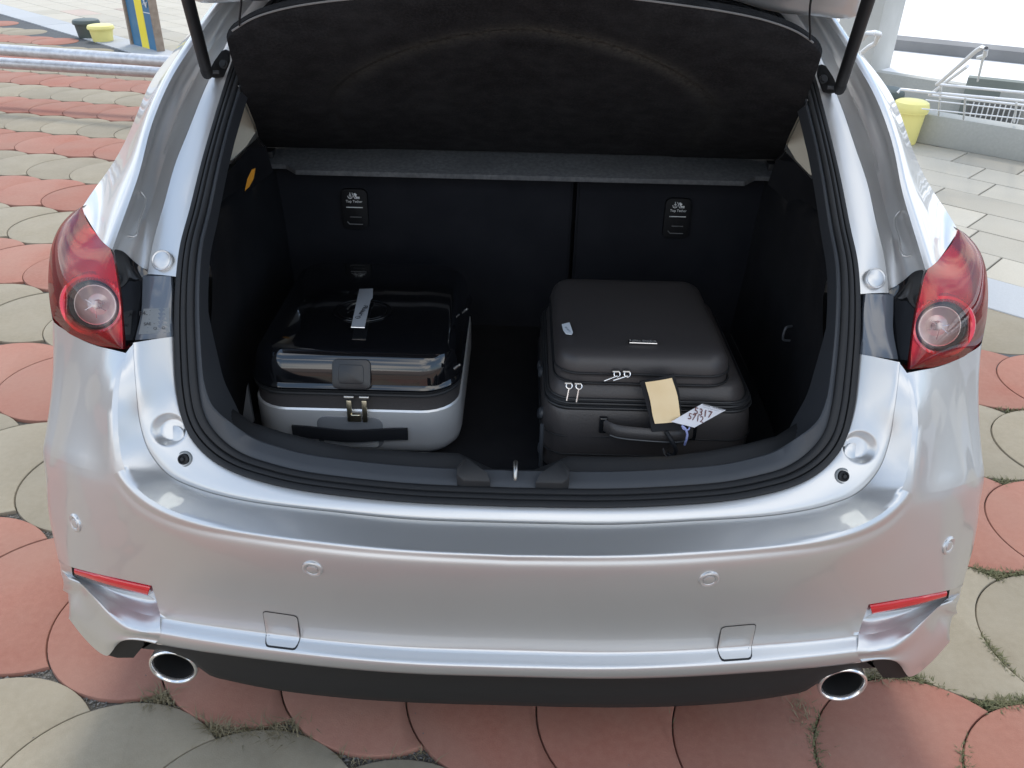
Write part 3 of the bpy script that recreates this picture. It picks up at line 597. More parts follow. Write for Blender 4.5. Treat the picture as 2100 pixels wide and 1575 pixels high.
ia, ib = wnear(half([(-0.5889,0.2950,0.9459)])[0]), wnear(half([(-0.4565,0.7750,1.3647)])[0])
wf = cr(Wc[ia:ib+1][::-1], nb)
flange = loft([wf, wf*.75+s1*.25+[0, -.0012, .0012], wf*.3+s1*.7+[0, -.0012, .0012], s1], 3)
gutter = loft([s1, s1*.8+s2*.2+[0, .010, 0], s2, s3, s3*.6+s4*.4+[0, -.001, .001], s4], 3)
outer = loft([s4, s4*.9+s5*.1+[.004, -.003, .006], s5, s6], 4)
# rear panel (between seam and opening) with a round recess and a rubber stop
ip = wnear(half([(-0.5877,0.2400,0.8582)])[0])
wl = cr(Wc[:ip+1], 420); sl = cr(L1, 420)
panel = loft([sl+[0, .001, -.006], sl+[0, .0012, .0015], sl*.86+wl*.14+[0, -.0025, .0035], sl*.35+wl*.65+[0, -.003, .003], wl*.97+sl*.03+[0, 0, .0005], wl+[0, .004, -.001]], 12)
dim = half([(-0.5846,0.1400,0.7329)])[0]; dim2 = half([(-0.5810,0.1350,0.7244)])[0]
nrmP = np.array([.20, -.80, .56]); nrmP /= np.linalg.norm(nrmP)
def sm(x): x = np.clip(x, 0, 1); return x*x*(3-2*x)
for row in panel:
    for p in row:
        d = np.linalg.norm(p-dim); d2 = np.linalg.norm(p-dim2)
        k = sm((.0292-d)/.012)*.013
        p -= nrmP*k
bodyp = cpart(grids('body_shell', [panel, flange, gutter, outer], M['paint'], angle=38))
tube_pts = np.array([p+nrmP*.0 for p in []])
# round blanking plug and the embossed lines
for sg in (1, -1):
    q = half([(-0.6153,0.3135,0.9672)])[0]
    fb = np.array([0, -.84, .54])
    lpart(lathe('blanking_plug', [(.0185, -.004), (.0185, .0012), (.0172, .0022), (.0150, .0012), (.0135, .0020), (0, .0024)], M['paint'], None, (sg*q[0], q[1]-.002, q[2]+.001), (sg*.1, -.80, .58), 36), bodyp)
    em = half([(-0.6766,0.4190,1.0536),(-0.6686,0.4150,1.0426),(-0.6688,0.3780,1.0167),(-0.6713,0.3480,0.9962),(-0.6879,0.3460,0.9983),(-0.6889,0.3280,0.9900)]); em[:, 0] *= sg
    lpart(tube('embossed_line', em, .0018, M['paint'], None, 8), bodyp)
    em = half([(-0.6181,0.5970,1.2113),(-0.6350,0.5660,1.1733),(-0.6476,0.5320,1.1365),(-0.6543,0.5080,1.1113),(-0.6563,0.4980,1.1005)]); em[:, 0] *= sg
    lpart(tube('embossed_line', em, .0009, M['paint'], None, 8), bodyp)
    lpart(lathe('access_plug', [(.0172, -.003), (.0172, .0008), (.0160, .0016), (0, .0018)], M['paint'], None, (sg*(dim2[0]-nrmP[0]*.0118), dim2[1]-nrmP[1]*.0118, dim2[2]-nrmP[2]*.0118), (sg*nrmP[0], nrmP[1], nrmP[2]), 32), bodyp)
    # rubber stop
    q = half([(-0.5556,0.1210,0.6867)])[0]
    ax = (sg*.12, -.84, .53)
    st = cpart(lathe('rubber_stop', [(.0150, -.004), (.0148, .006), (.0135, .0105), (.0110, .0115), (.0100, .0080)], mat('stop_grey', (.20, .215, .22), .45), None, (sg*q[0], q[1], q[2]), ax, 28))
    lpart(lathe('stop_cap', [(.0100, .0078), (.0092, .0135), (.0070, .0148), (.0052, .0120), (.0040, .0125), (.0030, .0165), (0, .017)], M['rubber'], None, (sg*q[0], q[1], q[2]), ax, 24), st)
# seam line between rear panel and bumper is the panel edge; side body, roof, rest of the car
def sided(name, gl, m, angle=35, parent=None):
    for sg in (1, -1):
        bm = bmesh.new()
        for g in gl:
            g = np.array(g); g = g*[sg, 1, 1]; add_grid(bm, g)
        o = obj(name, fin(bm, name, angle, 1e-4), m); cpart(o) if parent is None else lpart(o, parent)
def strip(name, curves, m, n=40, mm=4, angle=35): return cpart(grids(name, [loft([cr(c, n) for c in curves], mm)], m, angle=angle))
side_lo = [tuple(tE[-1]), (.880, .95, .25), (.889, 1.4, .24), (.889, 2.4, .24), (.889, 3.4, .25), (.86, 3.95, .30), (.70, 4.3, .34), (0, 4.42, .34)]
side_md = [tuple(G4x[-1]), (.888, .95, .50), (.893, 1.4, .62), (.895, 2.4, .62), (.893, 3.3, .62), (.86, 3.95, .60), (.70, 4.32, .58), (0, 4.44, .58)]
side_up = [tuple(CRx[-1]), (.892, .95, .72), (.880, 1.4, .93), (.880, 2.4, .92), (.868, 3.3, .86), (.80, 3.95, .76), (.62, 4.25, .70), (0, 4.36, .70)]
shoulder = [tuple(LBx[-1]), (.84, .95, .93), (.80, 1.4, .99), (.80, 2.4, .985), (.76, 3.3, .93), (.68, 3.9, .84), (.5, 4.15, .78), (0, 4.25, .78)]
lo2 = [(.878, .62, .87), (.845, .55, .93), (.822, .50, .975), (.812, .465, 1.0)]
cpart(grids('side_panel', [loft([cr(side_lo, 60), cr(side_md, 60), cr(side_up, 60), cr(shoulder, 60)], 5)], M['paint'], angle=40))
sided('shoulder_panel', [loft([cr(half([(-0.8561,0.3450,0.8346),(-0.8653,0.3680,0.8631),(-0.8745,0.4020,0.8989),(-0.8729,0.4370,0.9430),(-0.8624,0.4620,0.9705),(-0.8436,0.4770,0.9895),(-0.8102,0.4570,1.0095)]), 20), cr([tuple(LBx[-1]), (.862, .66, .875), (.848, .72, .905), (.838, .78, .93), (.826, .80, .955), (.815, .80, .97), (.806, .80, .98)], 20), cr([(.876, .95, .86), (.868, .95, .89), (.856, .95, .915), (.84, .95, .93), (.825, .95, .955), (.812, .95, .975), (.80, .95, .985)], 20)], 3)], M['paint'])
cpart(grids('bonnet', [loft([cr([(0, 3.15, 1.0), (.5, 3.15, .98), (.78, 3.15, .95)], 14), cr([(0, 3.8, .93), (.5, 3.8, .91), (.72, 3.75, .87)], 14), cr([(0, 4.25, .78), (.4, 4.2, .78), (.62, 4.05, .80)], 14)], 5)], M['paint']))
roofe = [(.56, 1.0, 1.385), (.58, 1.4, 1.41), (.58, 2.0, 1.40), (.55, 2.5, 1.33)]
cpart(grids('roof', [loft([cr([(0, .84, 1.412), (.2, .83, 1.407), (.38, .795, 1.385), (.475, .735, 1.345), (.53, .72, 1.32)], 20), cr([(0, 1.0, 1.432), (.25, 1.0, 1.428), (.45, 1.0, 1.408), (.56, 1.0, 1.375), (.585, 1.0, 1.345)], 20), cr([(0, 1.5, 1.45), (.25, 1.5, 1.448), (.45, 1.5, 1.435), (.57, 1.5, 1.41), (.60, 1.5, 1.38)], 20), cr([(0, 2.3, 1.42), (.25, 2.3, 1.418), (.45, 2.3, 1.405), (.57, 2.3, 1.38), (.60, 2.3, 1.35)], 20), cr([(0, 2.6, 1.36), (.25, 2.6, 1.355), (.45, 2.58, 1.34), (.55, 2.56, 1.32), (.58, 2.55, 1.29)], 20)], 5)], M['paint']))
cpart(grids('windscreen', [loft([cr([(0, 2.6, 1.36), (.45, 2.58, 1.34), (.58, 2.55, 1.29)], 10), cr([(0, 3.25, .99), (.5, 3.22, .98), (.78, 3.15, .95)], 10)], 4)], M['glass_dark']))
sided('quarter_panel', [loft([s6, s6*.5+np.array(cr([(.60, 1.25, 1.36), (.66, 1.2, 1.25), (.74, 1.1, 1.10), (.80, .9, 1.0), (.81, .62, .97)], nb))*.5+[.01, 0, 0], cr([(.60, 1.25, 1.36), (.66, 1.2, 1.25), (.74, 1.1, 1.10), (.80, .9, 1.0), (.81, .62, .97)], nb)], 3)], M['paint'])
sided('waist_strip', [loft([cr([(.84, .95, .93), (.822, 1.15, .963), (.80, 1.4, .99), (.80, 2.4, .985)], 14), cr([(.80, .95, .985), (.792, 1.262, .995), (.788, 1.45, .999), (.788, 2.4, .995)], 14)], 2)], M['paint'])
sided('pillar_skin', [loft([cr([(.812, .462, 1.0), (.81, .62, .972), (.80, .9, 1.0), (.74, 1.1, 1.10), (.66, 1.2, 1.25), (.60, 1.25, 1.36)], 30), cr([(.812, .50, .99), (.812, .62, .965), (.805, .95, .985), (.792, 1.262, .995), (.70, 1.265, 1.18), (.60, 1.264, 1.362)], 30)], 3)], M['paint'])
for sg in (1, -1):
    for nm, a, b in (('rear_side_window', 1.27, 1.95), ('front_side_window', 2.0, 2.75)):
        top0 = (.60 if a < 1.5 else .60, a, 1.355); top1 = (.60, b, 1.36 if b < 2.2 else 1.22); 
        prism(nm, [(sg*.79, a, .995), (sg*.79, b, .99), (sg*top1[0], top1[1], top1[2]), (sg*top0[0], top0[1], top0[2])], (-sg*.004, 0, -.002), M['window']).parent = car
        bpy.data.objects[nm].matrix_parent_inverse = CARINV
for o in [o for o in car.children if o.name.startswith(('rear_side_window', 'front_side_window'))]: o.matrix_parent_inverse = CARINV
cpart(box('underbody', (0, 2.45, .29), (1.5, 3.4, .12), M['rubber']))
for sg in (1, -1):
    for yy in (.92, 3.62):
        wh = cpart(lathe('wheel', [(.20, -.10), (.30, -.105), (.318, -.09), (.322, 0), (.318, .09), (.30, .105), (.20, .10)], M['tyre'], None, (sg*.785, yy, .322), (sg, 0, 0), 40))
        lpart(lathe('wheel_rim', [(.205, .0), (.205, .09), (.19, .085), (.10, .05), (.04, .07), (0, .07)], M['alu'], None, (sg*.785, yy, .322), (sg, 0, 0), 40), wh)

# --- weather strip and inner frame swept round the opening
Wf = np.vstack([Wc, (Wc[:-1]*[-1, 1, 1])[::-1]]); Wf = cr(Wf[::6], 320, True) if False else None
half_n = 170; wh_ = cr(W, half_n)
def frames(P):
    T = np.gradient(P, axis=0); T /= np.linalg.norm(T, axis=1)[:, None]; Nn = np.zeros_like(P)
    for i, p in enumerate(P):
        t = np.clip((p[2]-.64)/.16, 0, 1); t = t*t*(3-2*t)
        n0 = np.array([0, -.30, .95])*(1-t)+np.array([0, -.93, .35])*t
        n0 -= T[i]*np.dot(n0, T[i]); Nn[i] = n0/np.linalg.norm(n0)
    I = np.cross(Nn, T); s = np.sign((I*(np.array([0, .45, 1.05])-P)).sum(1)); return Nn, I*s[:, None]
NN, II = frames(wh_); II[0] = (0, II[0][1], II[0][2]); II[-1] = (0, II[-1][1], II[-1][2]); NN[0, 0] = NN[-1, 0] = 0
WF = 1-.33*np.clip((wh_[:, 2]-.80)/.35, 0, 1)
def sweep(prof): return np.array([[wh_[i]+II[i]*a*WF[i]+NN[i]*b for i in range(half_n)] for a, b in prof])
ridges = []
for a, h in ((0, -.004), (.001, .003), (.006, .005), (.011, .004), (.0125, -.001), (.014, .004), (.0195, .0055), (.0225, .004), (.024, .0005), (.0255, .0045), (.031, .006), (.036, .005), (.0385, .002), (.040, -.004)): ridges.append((a, h))
cpart(grids('weather_strip', [sweep(ridges)], M['rubber'], angle=50))
# sill / frame trim just inside the strip, wide at the bottom and narrow up the sides
def trimw():
    rows = []
    for k, (a, b) in enumerate([(.036, -.002), (.0395, .001), (.5, .004), (1.0, .006), (1.03, .004), (1.04, -.03), (1.045, -.14)]):
        r = []
        for i in range(half_n):
            z = wh_[i][2]; t = np.clip((z-.66)/.15, 0, 1); t = t*t*(3-2*t); wd = .070*(1-t)+.046*t
            aa = a if a < .1 else (.040+(wd-.040)*(a-.0) if a <= 1 else wd+(a-1)*.1)
            r.append(wh_[i]+II[i]*aa*WF[i]+NN[i]*(b if b > -.02 else b*(1-.75*np.clip((z-.7)/.2, 0, 1))))
        rows.append(r)
    return np.array(rows)
cpart(grids('frame_trim', [trimw()], M['plastic'], angle=40))
# scuff plate: raised dark wall behind the sill with a notch for the lock
TI = half([(-0.0058,0.1300,0.6519),(-0.0354,0.1300,0.6520),(-0.0902,0.1300,0.6566),(-0.1705,0.1320,0.6567),(-0.2553,0.1370,0.6628),(-0.3415,0.1470,0.6674),(-0.4208,0.1630,0.6774),(-0.4756,0.1820,0.6916),(-0.5202,0.2120,0.7138),(-0.5535,0.2500,0.7456)])
TT = half([(-0.0063,0.1580,0.6520),(-0.0363,0.1580,0.6521),(-0.0971,0.1720,0.6739),(-0.1744,0.1720,0.6746),(-0.2729,0.1760,0.6760),(-0.3481,0.1850,0.6841),(-0.4109,0.1980,0.6911),(-0.4702,0.2150,0.6988),(-0.5117,0.2400,0.7116),(-0.5512,0.2800,0.7380)])
TI[0, 0] = TT[0, 0] = 0
ti = np.array([TI[0], TI[1]*.5+TI[0]*.5, *TI[1:]]); tt = np.array([TT[0], TT[1]*.5+TT[0]*.5, *TT[1:]])
def dens(p, n=8):
    o = []
    for a, b in zip(p, p[1:]):
        for t in np.linspace(0, 1, n)[:-1]: o.append(a*(1-t)+b*t)
    o.append(p[-1]); return np.array(o)
ti, tt = dens(ti), dens(tt)
cpart(grids('scuff_plate', [loft([ti+[0, -.002, -.02], ti, ti*.5+tt*.5+[0, 0, .002], tt, tt+[0, .008, -.004], tt+[0, .012, -.12]], 3)], M['plastic_dark'], angle=40))
lk = half([(0.0010,0.1280,0.6484)])[0]
cpart(tube('lock_striker', [(0.004, .128, .640), (.004, .122, .660), (.004, .130, .674), (.004, .150, .676), (.004, .158, .66)], .0042, M['steel'], None, 10))
for sg in (1, -1):
    wd = half([(-0.0957,0.1072,0.6900),(-0.0804,0.1387,0.6920),(-0.0450,0.1145,0.6800),(-0.0379,0.1048,0.6680),(-0.0842,0.1042,0.6680),(-0.0942,0.1068,0.6760)])*[sg, 1, 1]
    cpart(prism('latch_ramp', [tuple(v) for v in wd], (0, 0, -.03), M['plastic_dark'], bev=.0015))
cpart(box('striker_plate', (0.004, .142, .642), (.11, .045, .004), M['plastic_dark'], bev=.001))

# --- boot interior
FZ = .545
cpart(box('boot_floor', (0, .60, FZ-.01), (1.12, .84, .02), M['carpet']))
for sg in (1, -1):
    bm = bmesh.new()
    g = loft([cr([(sg*.50, .16, FZ), (sg*.56, .5, FZ), (sg*.56, 1.02, FZ)], 14), cr([(sg*.535, .20, .64), (sg*.575, .5, .66), (sg*.575, 1.02, .68)], 14),
              cr([(sg*.545, .28, .82), (sg*.585, .5, .85), (sg*.585, 1.02, .86)], 14), cr([(sg*.56, .38, .93), (sg*.60, .6, .955), (sg*.60, 1.05, .96)], 14),
              cr([(sg*.60, .42, .955), (sg*.65, .7, .98), (sg*.66, 1.1, .985)], 14)], 4)
    add_grid(bm, g); cpart(obj('boot_side_trim', fin(bm, 'boot_side_trim', 40), M['carpet']))
    # pale pillar trim seen beside the shelf and its dark surround
    p = half([(-0.6325,0.7000,1.0228),(-0.6168,0.7200,1.0717),(-0.5978,0.7400,1.1172),(-0.5816,0.7600,1.1575),(-0.5593,0.8000,1.1500),(-0.5692,0.8000,1.0766),(-0.5915,0.7700,1.0440),(-0.6126,0.7300,1.0252)]); p[:, 0] *= sg
    bm = bmesh.new(); fcs = bm.faces.new([bm.verts.new(v) for v in p]); cpart(obj('pillar_trim', fin(bm, 'pillar_trim'), M['trim_beige']))
    lowp = half([(-0.6120,0.4600,0.9605),(-0.6082,0.5600,1.0037),(-0.6295,0.7000,1.0157),(-0.6131,0.7350,1.0186),(-0.5907,0.7750,1.0375),(-0.5646,0.8200,1.0316),(-0.5674,0.8600,0.9631),(-0.6089,0.7600,0.9392),(-0.6253,0.6000,0.9185)]); lowp[:, 0] *= sg
    bm = bmesh.new(); bm.faces.new([bm.verts.new(v) for v in lowp]); bmesh.ops.triangulate(bm, faces=bm.faces); cpart(obj('wheel_arch_trim', fin(bm, 'wheel_arch_trim', 60), M['carpet']))
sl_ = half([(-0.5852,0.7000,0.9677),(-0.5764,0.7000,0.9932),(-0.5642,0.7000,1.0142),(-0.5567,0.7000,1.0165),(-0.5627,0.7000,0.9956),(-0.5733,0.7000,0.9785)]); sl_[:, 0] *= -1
ob = cpart(prism('sun_patch', [tuple(v) for v in sl_], (0, .006, 0), M['amber'])); ob['label'] = 'small amber piece painted as a patch of sunlight on the left boot wall'  # added amber sliver: sunlight on the trim put into its colour
# seat backs (60/40) with top-tether covers
seat_m = mat('seat_back_felt', (.0115, .0125, .016), .95, spec=.12, bump=(800, .5, .001), noise=[(12, .6, 5, (.017, .018, .022))])
sb = []
for x0, x1 in ((-.60, .130), (.140, .60)):
    bm = bmesh.new(); pr = [(.935, FZ-.01), (.945, .64), (.955, .80), (.962, .93), (.975, .955), (1.06, .955), (1.06, FZ)]
    for x in (x0, x1): pass
    A = [[bm.verts.new((x, y, z)) for y, z in pr] for x in (x0, x1)]
    k = len(pr)
    for j in range(k): bm.faces.new((A[0][j], A[0][(j+1) % k], A[1][(j+1) % k], A[1][j]))
    bm.faces.new(A[0][::-1]); bm.faces.new(A[1]); bmesh.ops.recalc_face_normals(bm, faces=bm.faces)
    bmesh.ops.bevel(bm, geom=bm.edges[:], offset=.006, segments=2, affect='EDGES')
    sb.append(cpart(obj('seat_back', fin(bm, 'seat_back'), seat_m)))
cpart(box('seat_gap_blocker', (.135, 1.03, .74), (.06, .04, .36), M['carpet']))  # added strip behind the seat split, blocks light through the gap
def tether(px, seat):
    x, y, z = px; X = (1, 0, 0); Y = (0, .06, 1)
    prof = rrect(x-.032, x+.032, z-.050, z+.050, .014, 5)
    cov = lpart(prism('tether_cover', [(a, y-.004+(b-z)*.06, b) for a, b in prof], (0, .01, 0), M['tether'], bev=.0012), seat)
    yo = y-.0056
    F = lambda dx, dz: (x+dx, yo+dz*.06, z+dz)
    def bar(n, a, b, r, m): return lpart(tube(n, [F(*a), F(*b)], r, m, None, 6, smooth=False), seat)
    bar('tether_icon', (-.020, .006), (.020, .006), .0011, M['print_white'])
    lpart(tube('tether_latch', [F(-.020, -.030), F(-.014, -.036), F(.018, -.036)], .0012, M['print_grey'], None, 6, smooth=False), seat)
    bar('tether_latch', (-.012, -.018), (.016, -.018), .0010, M['print_grey'])
    bm = bmesh.new()   # anchor and child seat pictogram
    def st(pts, r=.0009): tube_bm(bm, [F(*p) for p in pts], r, 6)
    st([(-.009, .042), (-.009, .030)]); st([(-.015, .034), (-.013, .029), (-.009, .0275), (-.005, .029), (-.004, .034)]); st([(-.012, .036), (-.006, .036)], .0007)
    st([(-.004, .042), (.002, .028), (.014, .028)]); st([(.001, .0405), (.006, .031), (.014, .031)], .0020); st([(.002, .040), (.007, .036)], .0022)
    lpart(obj('tether_icon', fin(bm, 'tether_icon'), M['print_white']), seat)
    lpart(text('lettering', 'Top Tether', .0085, frame(F(0, .0205), X, Y), M['print_white'], depth=.0003), seat)
tl = half([(-0.4039,0.9550,0.8596)])[0]; tr = half([(0.3884,0.9550,0.8567)])[0]
tether((-tl[0], .951, tl[2]-.012), sb[0]); tether((tr[0], .951, tr[2]-.012), sb[1])
hk = half([(0.6055,0.4500,0.6967)])[0]
cpart(tube('bag_hook', [(.545, .46, .80), (.53, .45, .80), (.53, .45, .775), (.545, .455, .77)], .0025, M['plastic'], None, 8))
# parcel shelf: fixed strip behind the seats and the raised flap
SB = half([(-0.0211,1.0000,0.9778),(-0.3175,1.0000,0.9787),(-0.5309,1.0000,0.9793),(-0.6020,1.0000,0.9798)]); SF = half([(-0.0192,0.9150,0.9458),(-0.3072,0.9150,0.9478),(-0.5258,0.9150,0.9504),(-0.5413,0.9150,0.9558)])
flap = empty('parcel_shelf'); cpart(flap)
def sflat(pts, m, name, th=.012):
    return lpart(prism(name, pts, (0, 0, -th), m, bev=.002), flap)
zb = .965
def LZp(a): return a
fr = np.array([(-0.6044,0.9803,0.9850),(0.6028,0.9753,0.9850),(0.5932,0.9146,0.9650),(0.5474,0.9146,0.9650),(0.4955,0.8498,0.9650),(-0.0187,0.8512,0.9650),(-0.4994,0.8672,0.9650),(-0.5330,0.9037,0.9650),(-0.5907,0.9148,0.9650)])
xs_ = (abs(fr[0][0])+fr[1][0])/2
strip_pts = [(-.615, 1.00, .985), (.615, 1.00, .985), (.60, .925, .962), (.555, .925, .962), (.525, .895, .958), (-.525, .895, .958), (-.555, .925, .962), (-.60, .925, .962)]
sflat(strip_pts, M['shelf_band'], 'shelf_strip')
# flap outline traced, lies in a plane rising from the hinge (y=.98,z=.99) to the lip
FL = half([(-0.0224,0.3300,1.3990),(-0.1291,0.3350,1.3934),(-0.2330,0.3450,1.3834),(-0.3106,0.3600,1.3733),(-0.3755,0.3750,1.3606),(-0.4258,0.3850,1.3449),(-0.4641,0.3950,1.3248),(-0.4759,0.4000,1.3137),(-0.4827,0.4200,1.2935),(-0.4894,0.4500,1.2671),(-0.5254,0.6000,1.1758),(-0.5570,0.7400,1.0963),(-0.5900,0.8600,1.0368),(-0.6153,0.9850,0.9835)])
FL[0, 0] = 0
fl = np.vstack([FL, FL[1:][::-1]*[-1, 1, 1]]) if False else FL
# build as rows from hinge to lip, each row half-width taken from the outline
yy = FL[6:, 1][::-1]; zz = FL[6:, 2][::-1]; hw = FL[6:, 0][::-1]
def fp(u, t):      # t: 0 hinge .. 1 lip height, u: 0 centre .. 1 edge
    pass
ed = cr(FL[6:][::-1], 40); lip = cr(FL[:7], 40)       # side edge hinge->corner ; lip centre->corner
rows = []
nv, nu = 90, 110
edv = cr(FL[6:][::-1], nv)
lipu = cr(FL[:7], nu)
for i, t in enumerate(np.linspace(0, 1, nv)):
    e = edv[i]; c0 = np.array([0, .985+(lipu[0][1]-.985)*t, .985+(lipu[0][2]-.985)*t])
    r = []
    for j, s in enumerate(np.linspace(0, 1, nu)):
        straight = c0*(1-s)+e*s
        lipd = lipu[j]-(lipu[0]*(1-s)+lipu[-1]*s)
        p = straight+lipd*t**2
        # embossed arch
        X_, T_ = p[0], t
        ra = math.hypot(X_/.385, (T_-.38)/.44) if T_ > .38 else abs(X_)/.385
        k = math.exp(-((ra-1)/.038)**2)*(.019 if T_ > .30 else max(0, .019*(T_-.12)/.18))
        k += .004*sm((1-ra)/.12)
        p = p+np.array([0, -.62, -.78])*(-.002)+np.array([0, -.72, .69])*k
        r.append(p)
    rows.append(r)
rows = np.array(rows); rows[:, 0, 0] = 0
under = rows+[0, .010, .012]
gflap = [rows, np.array([rows[-1], rows[-1]+[0, -.002, .006], under[-1]]), np.array([rows[:, -1], rows[:, -1]+[.002, .004, .006], under[:, -1]]), under]
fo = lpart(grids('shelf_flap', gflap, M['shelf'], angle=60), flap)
arch = []
for i in range(0, nv):
    t = i/(nv-1)
    for j in range(nu):
        X_ = rows[i][j][0]
        ra = math.hypot(X_/.385, (t-.38)/.44) if t > .38 else abs(X_)/.385
        if abs(ra-1) < .012 and t > .14: arch.append((X_, rows[i][j][1], rows[i][j][2], t)); arch.append((-X_, rows[i][j][1], rows[i][j][2], t))
AR = np.array(arch); att = fo.data.attributes.new('wear_highlight', 'FLOAT', 'POINT')
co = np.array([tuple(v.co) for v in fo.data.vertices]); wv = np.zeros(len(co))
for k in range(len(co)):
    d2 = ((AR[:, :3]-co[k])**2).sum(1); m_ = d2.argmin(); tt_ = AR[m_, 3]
    wv[k] = math.exp(-d2[m_]/(2*.0135**2))*(.12+.88*sm((tt_-.45)/.35))*(.62+.38*sm((co[k][0]+.2)/.4))  # arch ridge highlight painted in over worn felt, stronger to the right
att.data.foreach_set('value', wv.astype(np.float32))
# thin pale welt round the flap, hinge clips, lifting cords
lip_full = np.vstack([(lipu[1:]*[-1, 1, 1])[::-1], lipu])+[0, -.003, .004]
lpart(tube('shelf_welt', lip_full[::3], .0016, M['cord'], None, 6, seg=120), flap)
for sg in (1, -1):
    e = edv.copy(); e[:, 0] = e[:, 0]*sg+sg*.003
    lpart(tube('shelf_welt', e[2:70:4], .0008, M['steel'], None, 6, seg=60), flap)
    lpart(box('hinge_clip', (sg*.60, .965, .975), (.022, .035, .02), M['plastic_dark'], bev=.003), flap)
    c0 = half([(-0.4491,0.3850,1.3380)])[0]; c1 = half([(-0.3975,0.2500,1.4264)])[0]
    c = cpart(tube('shelf_cord', [(sg*c0[0], c0[1], c0[2]), (sg*c1[0], c1[1], c1[2]), (sg*.40, .1, 1.62)], .0016, M['strap'], None, 6))
# --- lamps
def lamp(sg):
    IN = half([(-0.8091,0.4550,1.0102),(-0.7847,0.4150,0.9987),(-0.7435,0.3620,0.9908),(-0.6912,0.2960,0.9900),(-0.6722,0.2580,0.9657),(-0.6598,0.2280,0.9352),(-0.6542,0.2050,0.9017),(-0.6525,0.1840,0.8617)])
    OU = half([(-0.8091,0.4550,1.0102),(-0.8424,0.4750,0.9903),(-0.8612,0.4600,0.9712),(-0.8717,0.4350,0.9438),(-0.8733,0.4000,0.8997),(-0.8635,0.3650,0.8645),(-0.8510,0.3400,0.8342),(-0.8083,0.2980,0.8317),(-0.7617,0.2600,0.8362),(-0.7049,0.2180,0.8467),(-0.6525,0.1840,0.8617)])
    nL, nT = 60, 40
    a, b = cr(IN, nL), cr(OU, nL)
    # pair columns so that the sheet covers the outline
    G = []
    for t in np.linspace(0, 1, nT):
        row = a*(1-t)+b*t; bul = 4*t*(1-t)
        row = row+np.array([.006, -.016, .004])*bul*np.sin(np.linspace(0, np.pi, nL))[:, None]**.6; G.append(row)
    G = np.array(G); G[:, :, 0] *= sg
    root = cpart(empty('tail_lamp'))
    c0 = half([(-0.7314,0.2680,0.9001)])[0]*[sg, 1, 1]; c = half([(-0.7635,0.3250,0.8723)])[0]*[sg, 1, 1]; c0 = Vector(c0); c = Vector(c); dl = (c0-c).normalized(); ax = Vector((-sg*.12, -.92, .36)).normalized()
    bm = bmesh.new(); add_grid(bm, G)
    bmesh.ops.recalc_face_normals(bm, faces=bm.faces)
    for f in bm.faces:
        d = f.calc_center_median()-c; d -= dl*d.dot(dl)
        f.material_index = 1 if d.length < .045 else 0
    lens = lpart(obj('lamp_lens', fin(bm, 'lamp_lens', 60), [M['lens_red'], M['lens_clear']]), root)
    # inner body set back from the lens
    cc = Vector(tuple(G.reshape(-1, 3).mean(0)))
    H = np.array([[tuple(cc+(Vector(p)-cc)*.93+Vector((0, .030, -.024))) for p in row] for row in G])
    bm = bmesh.new(); add_grid(bm, H)
    cut = []
    for f in bm.faces:
        q = f.calc_center_median(); d = q-c; d -= dl*d.dot(dl)
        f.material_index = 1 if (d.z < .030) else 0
        if d.length < .050: cut.append(f)
    bmesh.ops.delete(bm, geom=cut, context='FACES')
    c = c0-dl*.056
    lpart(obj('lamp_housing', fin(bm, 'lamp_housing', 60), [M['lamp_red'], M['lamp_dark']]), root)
    rim = loft([G[0], H[0]], 1); rim2 = loft([G[-1], H[-1]], 1)
    bm = bmesh.new(); add_grid(bm, rim); add_grid(bm, rim2); lpart(obj('lamp_rim', fin(bm, 'lamp_rim'), M['lamp_dark']), root)
    o = c+ax*.004
    lpart(lathe('lamp_ring', [(.060, -.022), (.059, -.006), (.055, .001), (.050, .002), (.045, -.001), (.0425, -.008), (.042, -.02)], M['lamp_red'], None, c, ax, 48), root)
    lpart(lathe('bulb_surround', [(.0425, -.004), (.0405, -.002), (.0365, -.009), (.0355, -.013)], M['lamp_grey'], None, c, ax, 48), root)
    lpart(lathe('bulb_reflector', [(.0360, -.011), (.0345, -.011), (.029, -.020), (.019, -.027), (.009, -.025), (.007, -.012), (0, -.010)], M['lamp_bowl'], None, c, ax, 36), root)
    q = ax.to_track_quat('Z', 'Y'); bm = bmesh.new()
    for ad, ln_ in ((268, .024), (150, .019), (205, .021), (12, .017), (325, .020)):
        an = R(ad); p0 = c+q @ Vector((.006*math.cos(an), .006*math.sin(an), -.012)); p1 = c+q @ Vector((ln_*math.cos(an), ln_*math.sin(an), -.015)); tube_bm(bm, [p0, p1], .0008, 6)
    lpart(obj('bowl_facet_edge', fin(bm, 'bowl_facet_edge'), M['chrome']), root)
    # black filler and grey plate beside the lamp
    F0 = half([(-0.6894,0.2960,0.9909),(-0.6735,0.2620,0.9640),(-0.6611,0.2320,0.9333),(-0.6550,0.2080,0.9002),(-0.6514,0.1880,0.8596)]); F1 = half([(-0.6442,0.3100,0.9425),(-0.6497,0.3020,0.9293),(-0.6489,0.2800,0.9116),(-0.6474,0.2620,0.8923),(-0.6480,0.2220,0.8603)])
    f0, f1 = cr(F0, 24), cr(F1, 24); mid = (f0+f1)/2+[0, .014, -.004]
    fg = loft([f0+[0, .006, 0], f0*.8+f1*.2+[0, .016, 0], mid, f1+[0, .004, 0], f1], 4); fg[:, :, 0] *= sg
    bm = bmesh.new(); add_grid(bm, fg); lpart(obj('lamp_filler', fin(bm, 'lamp_filler', 50), M['gloss_black']), root)
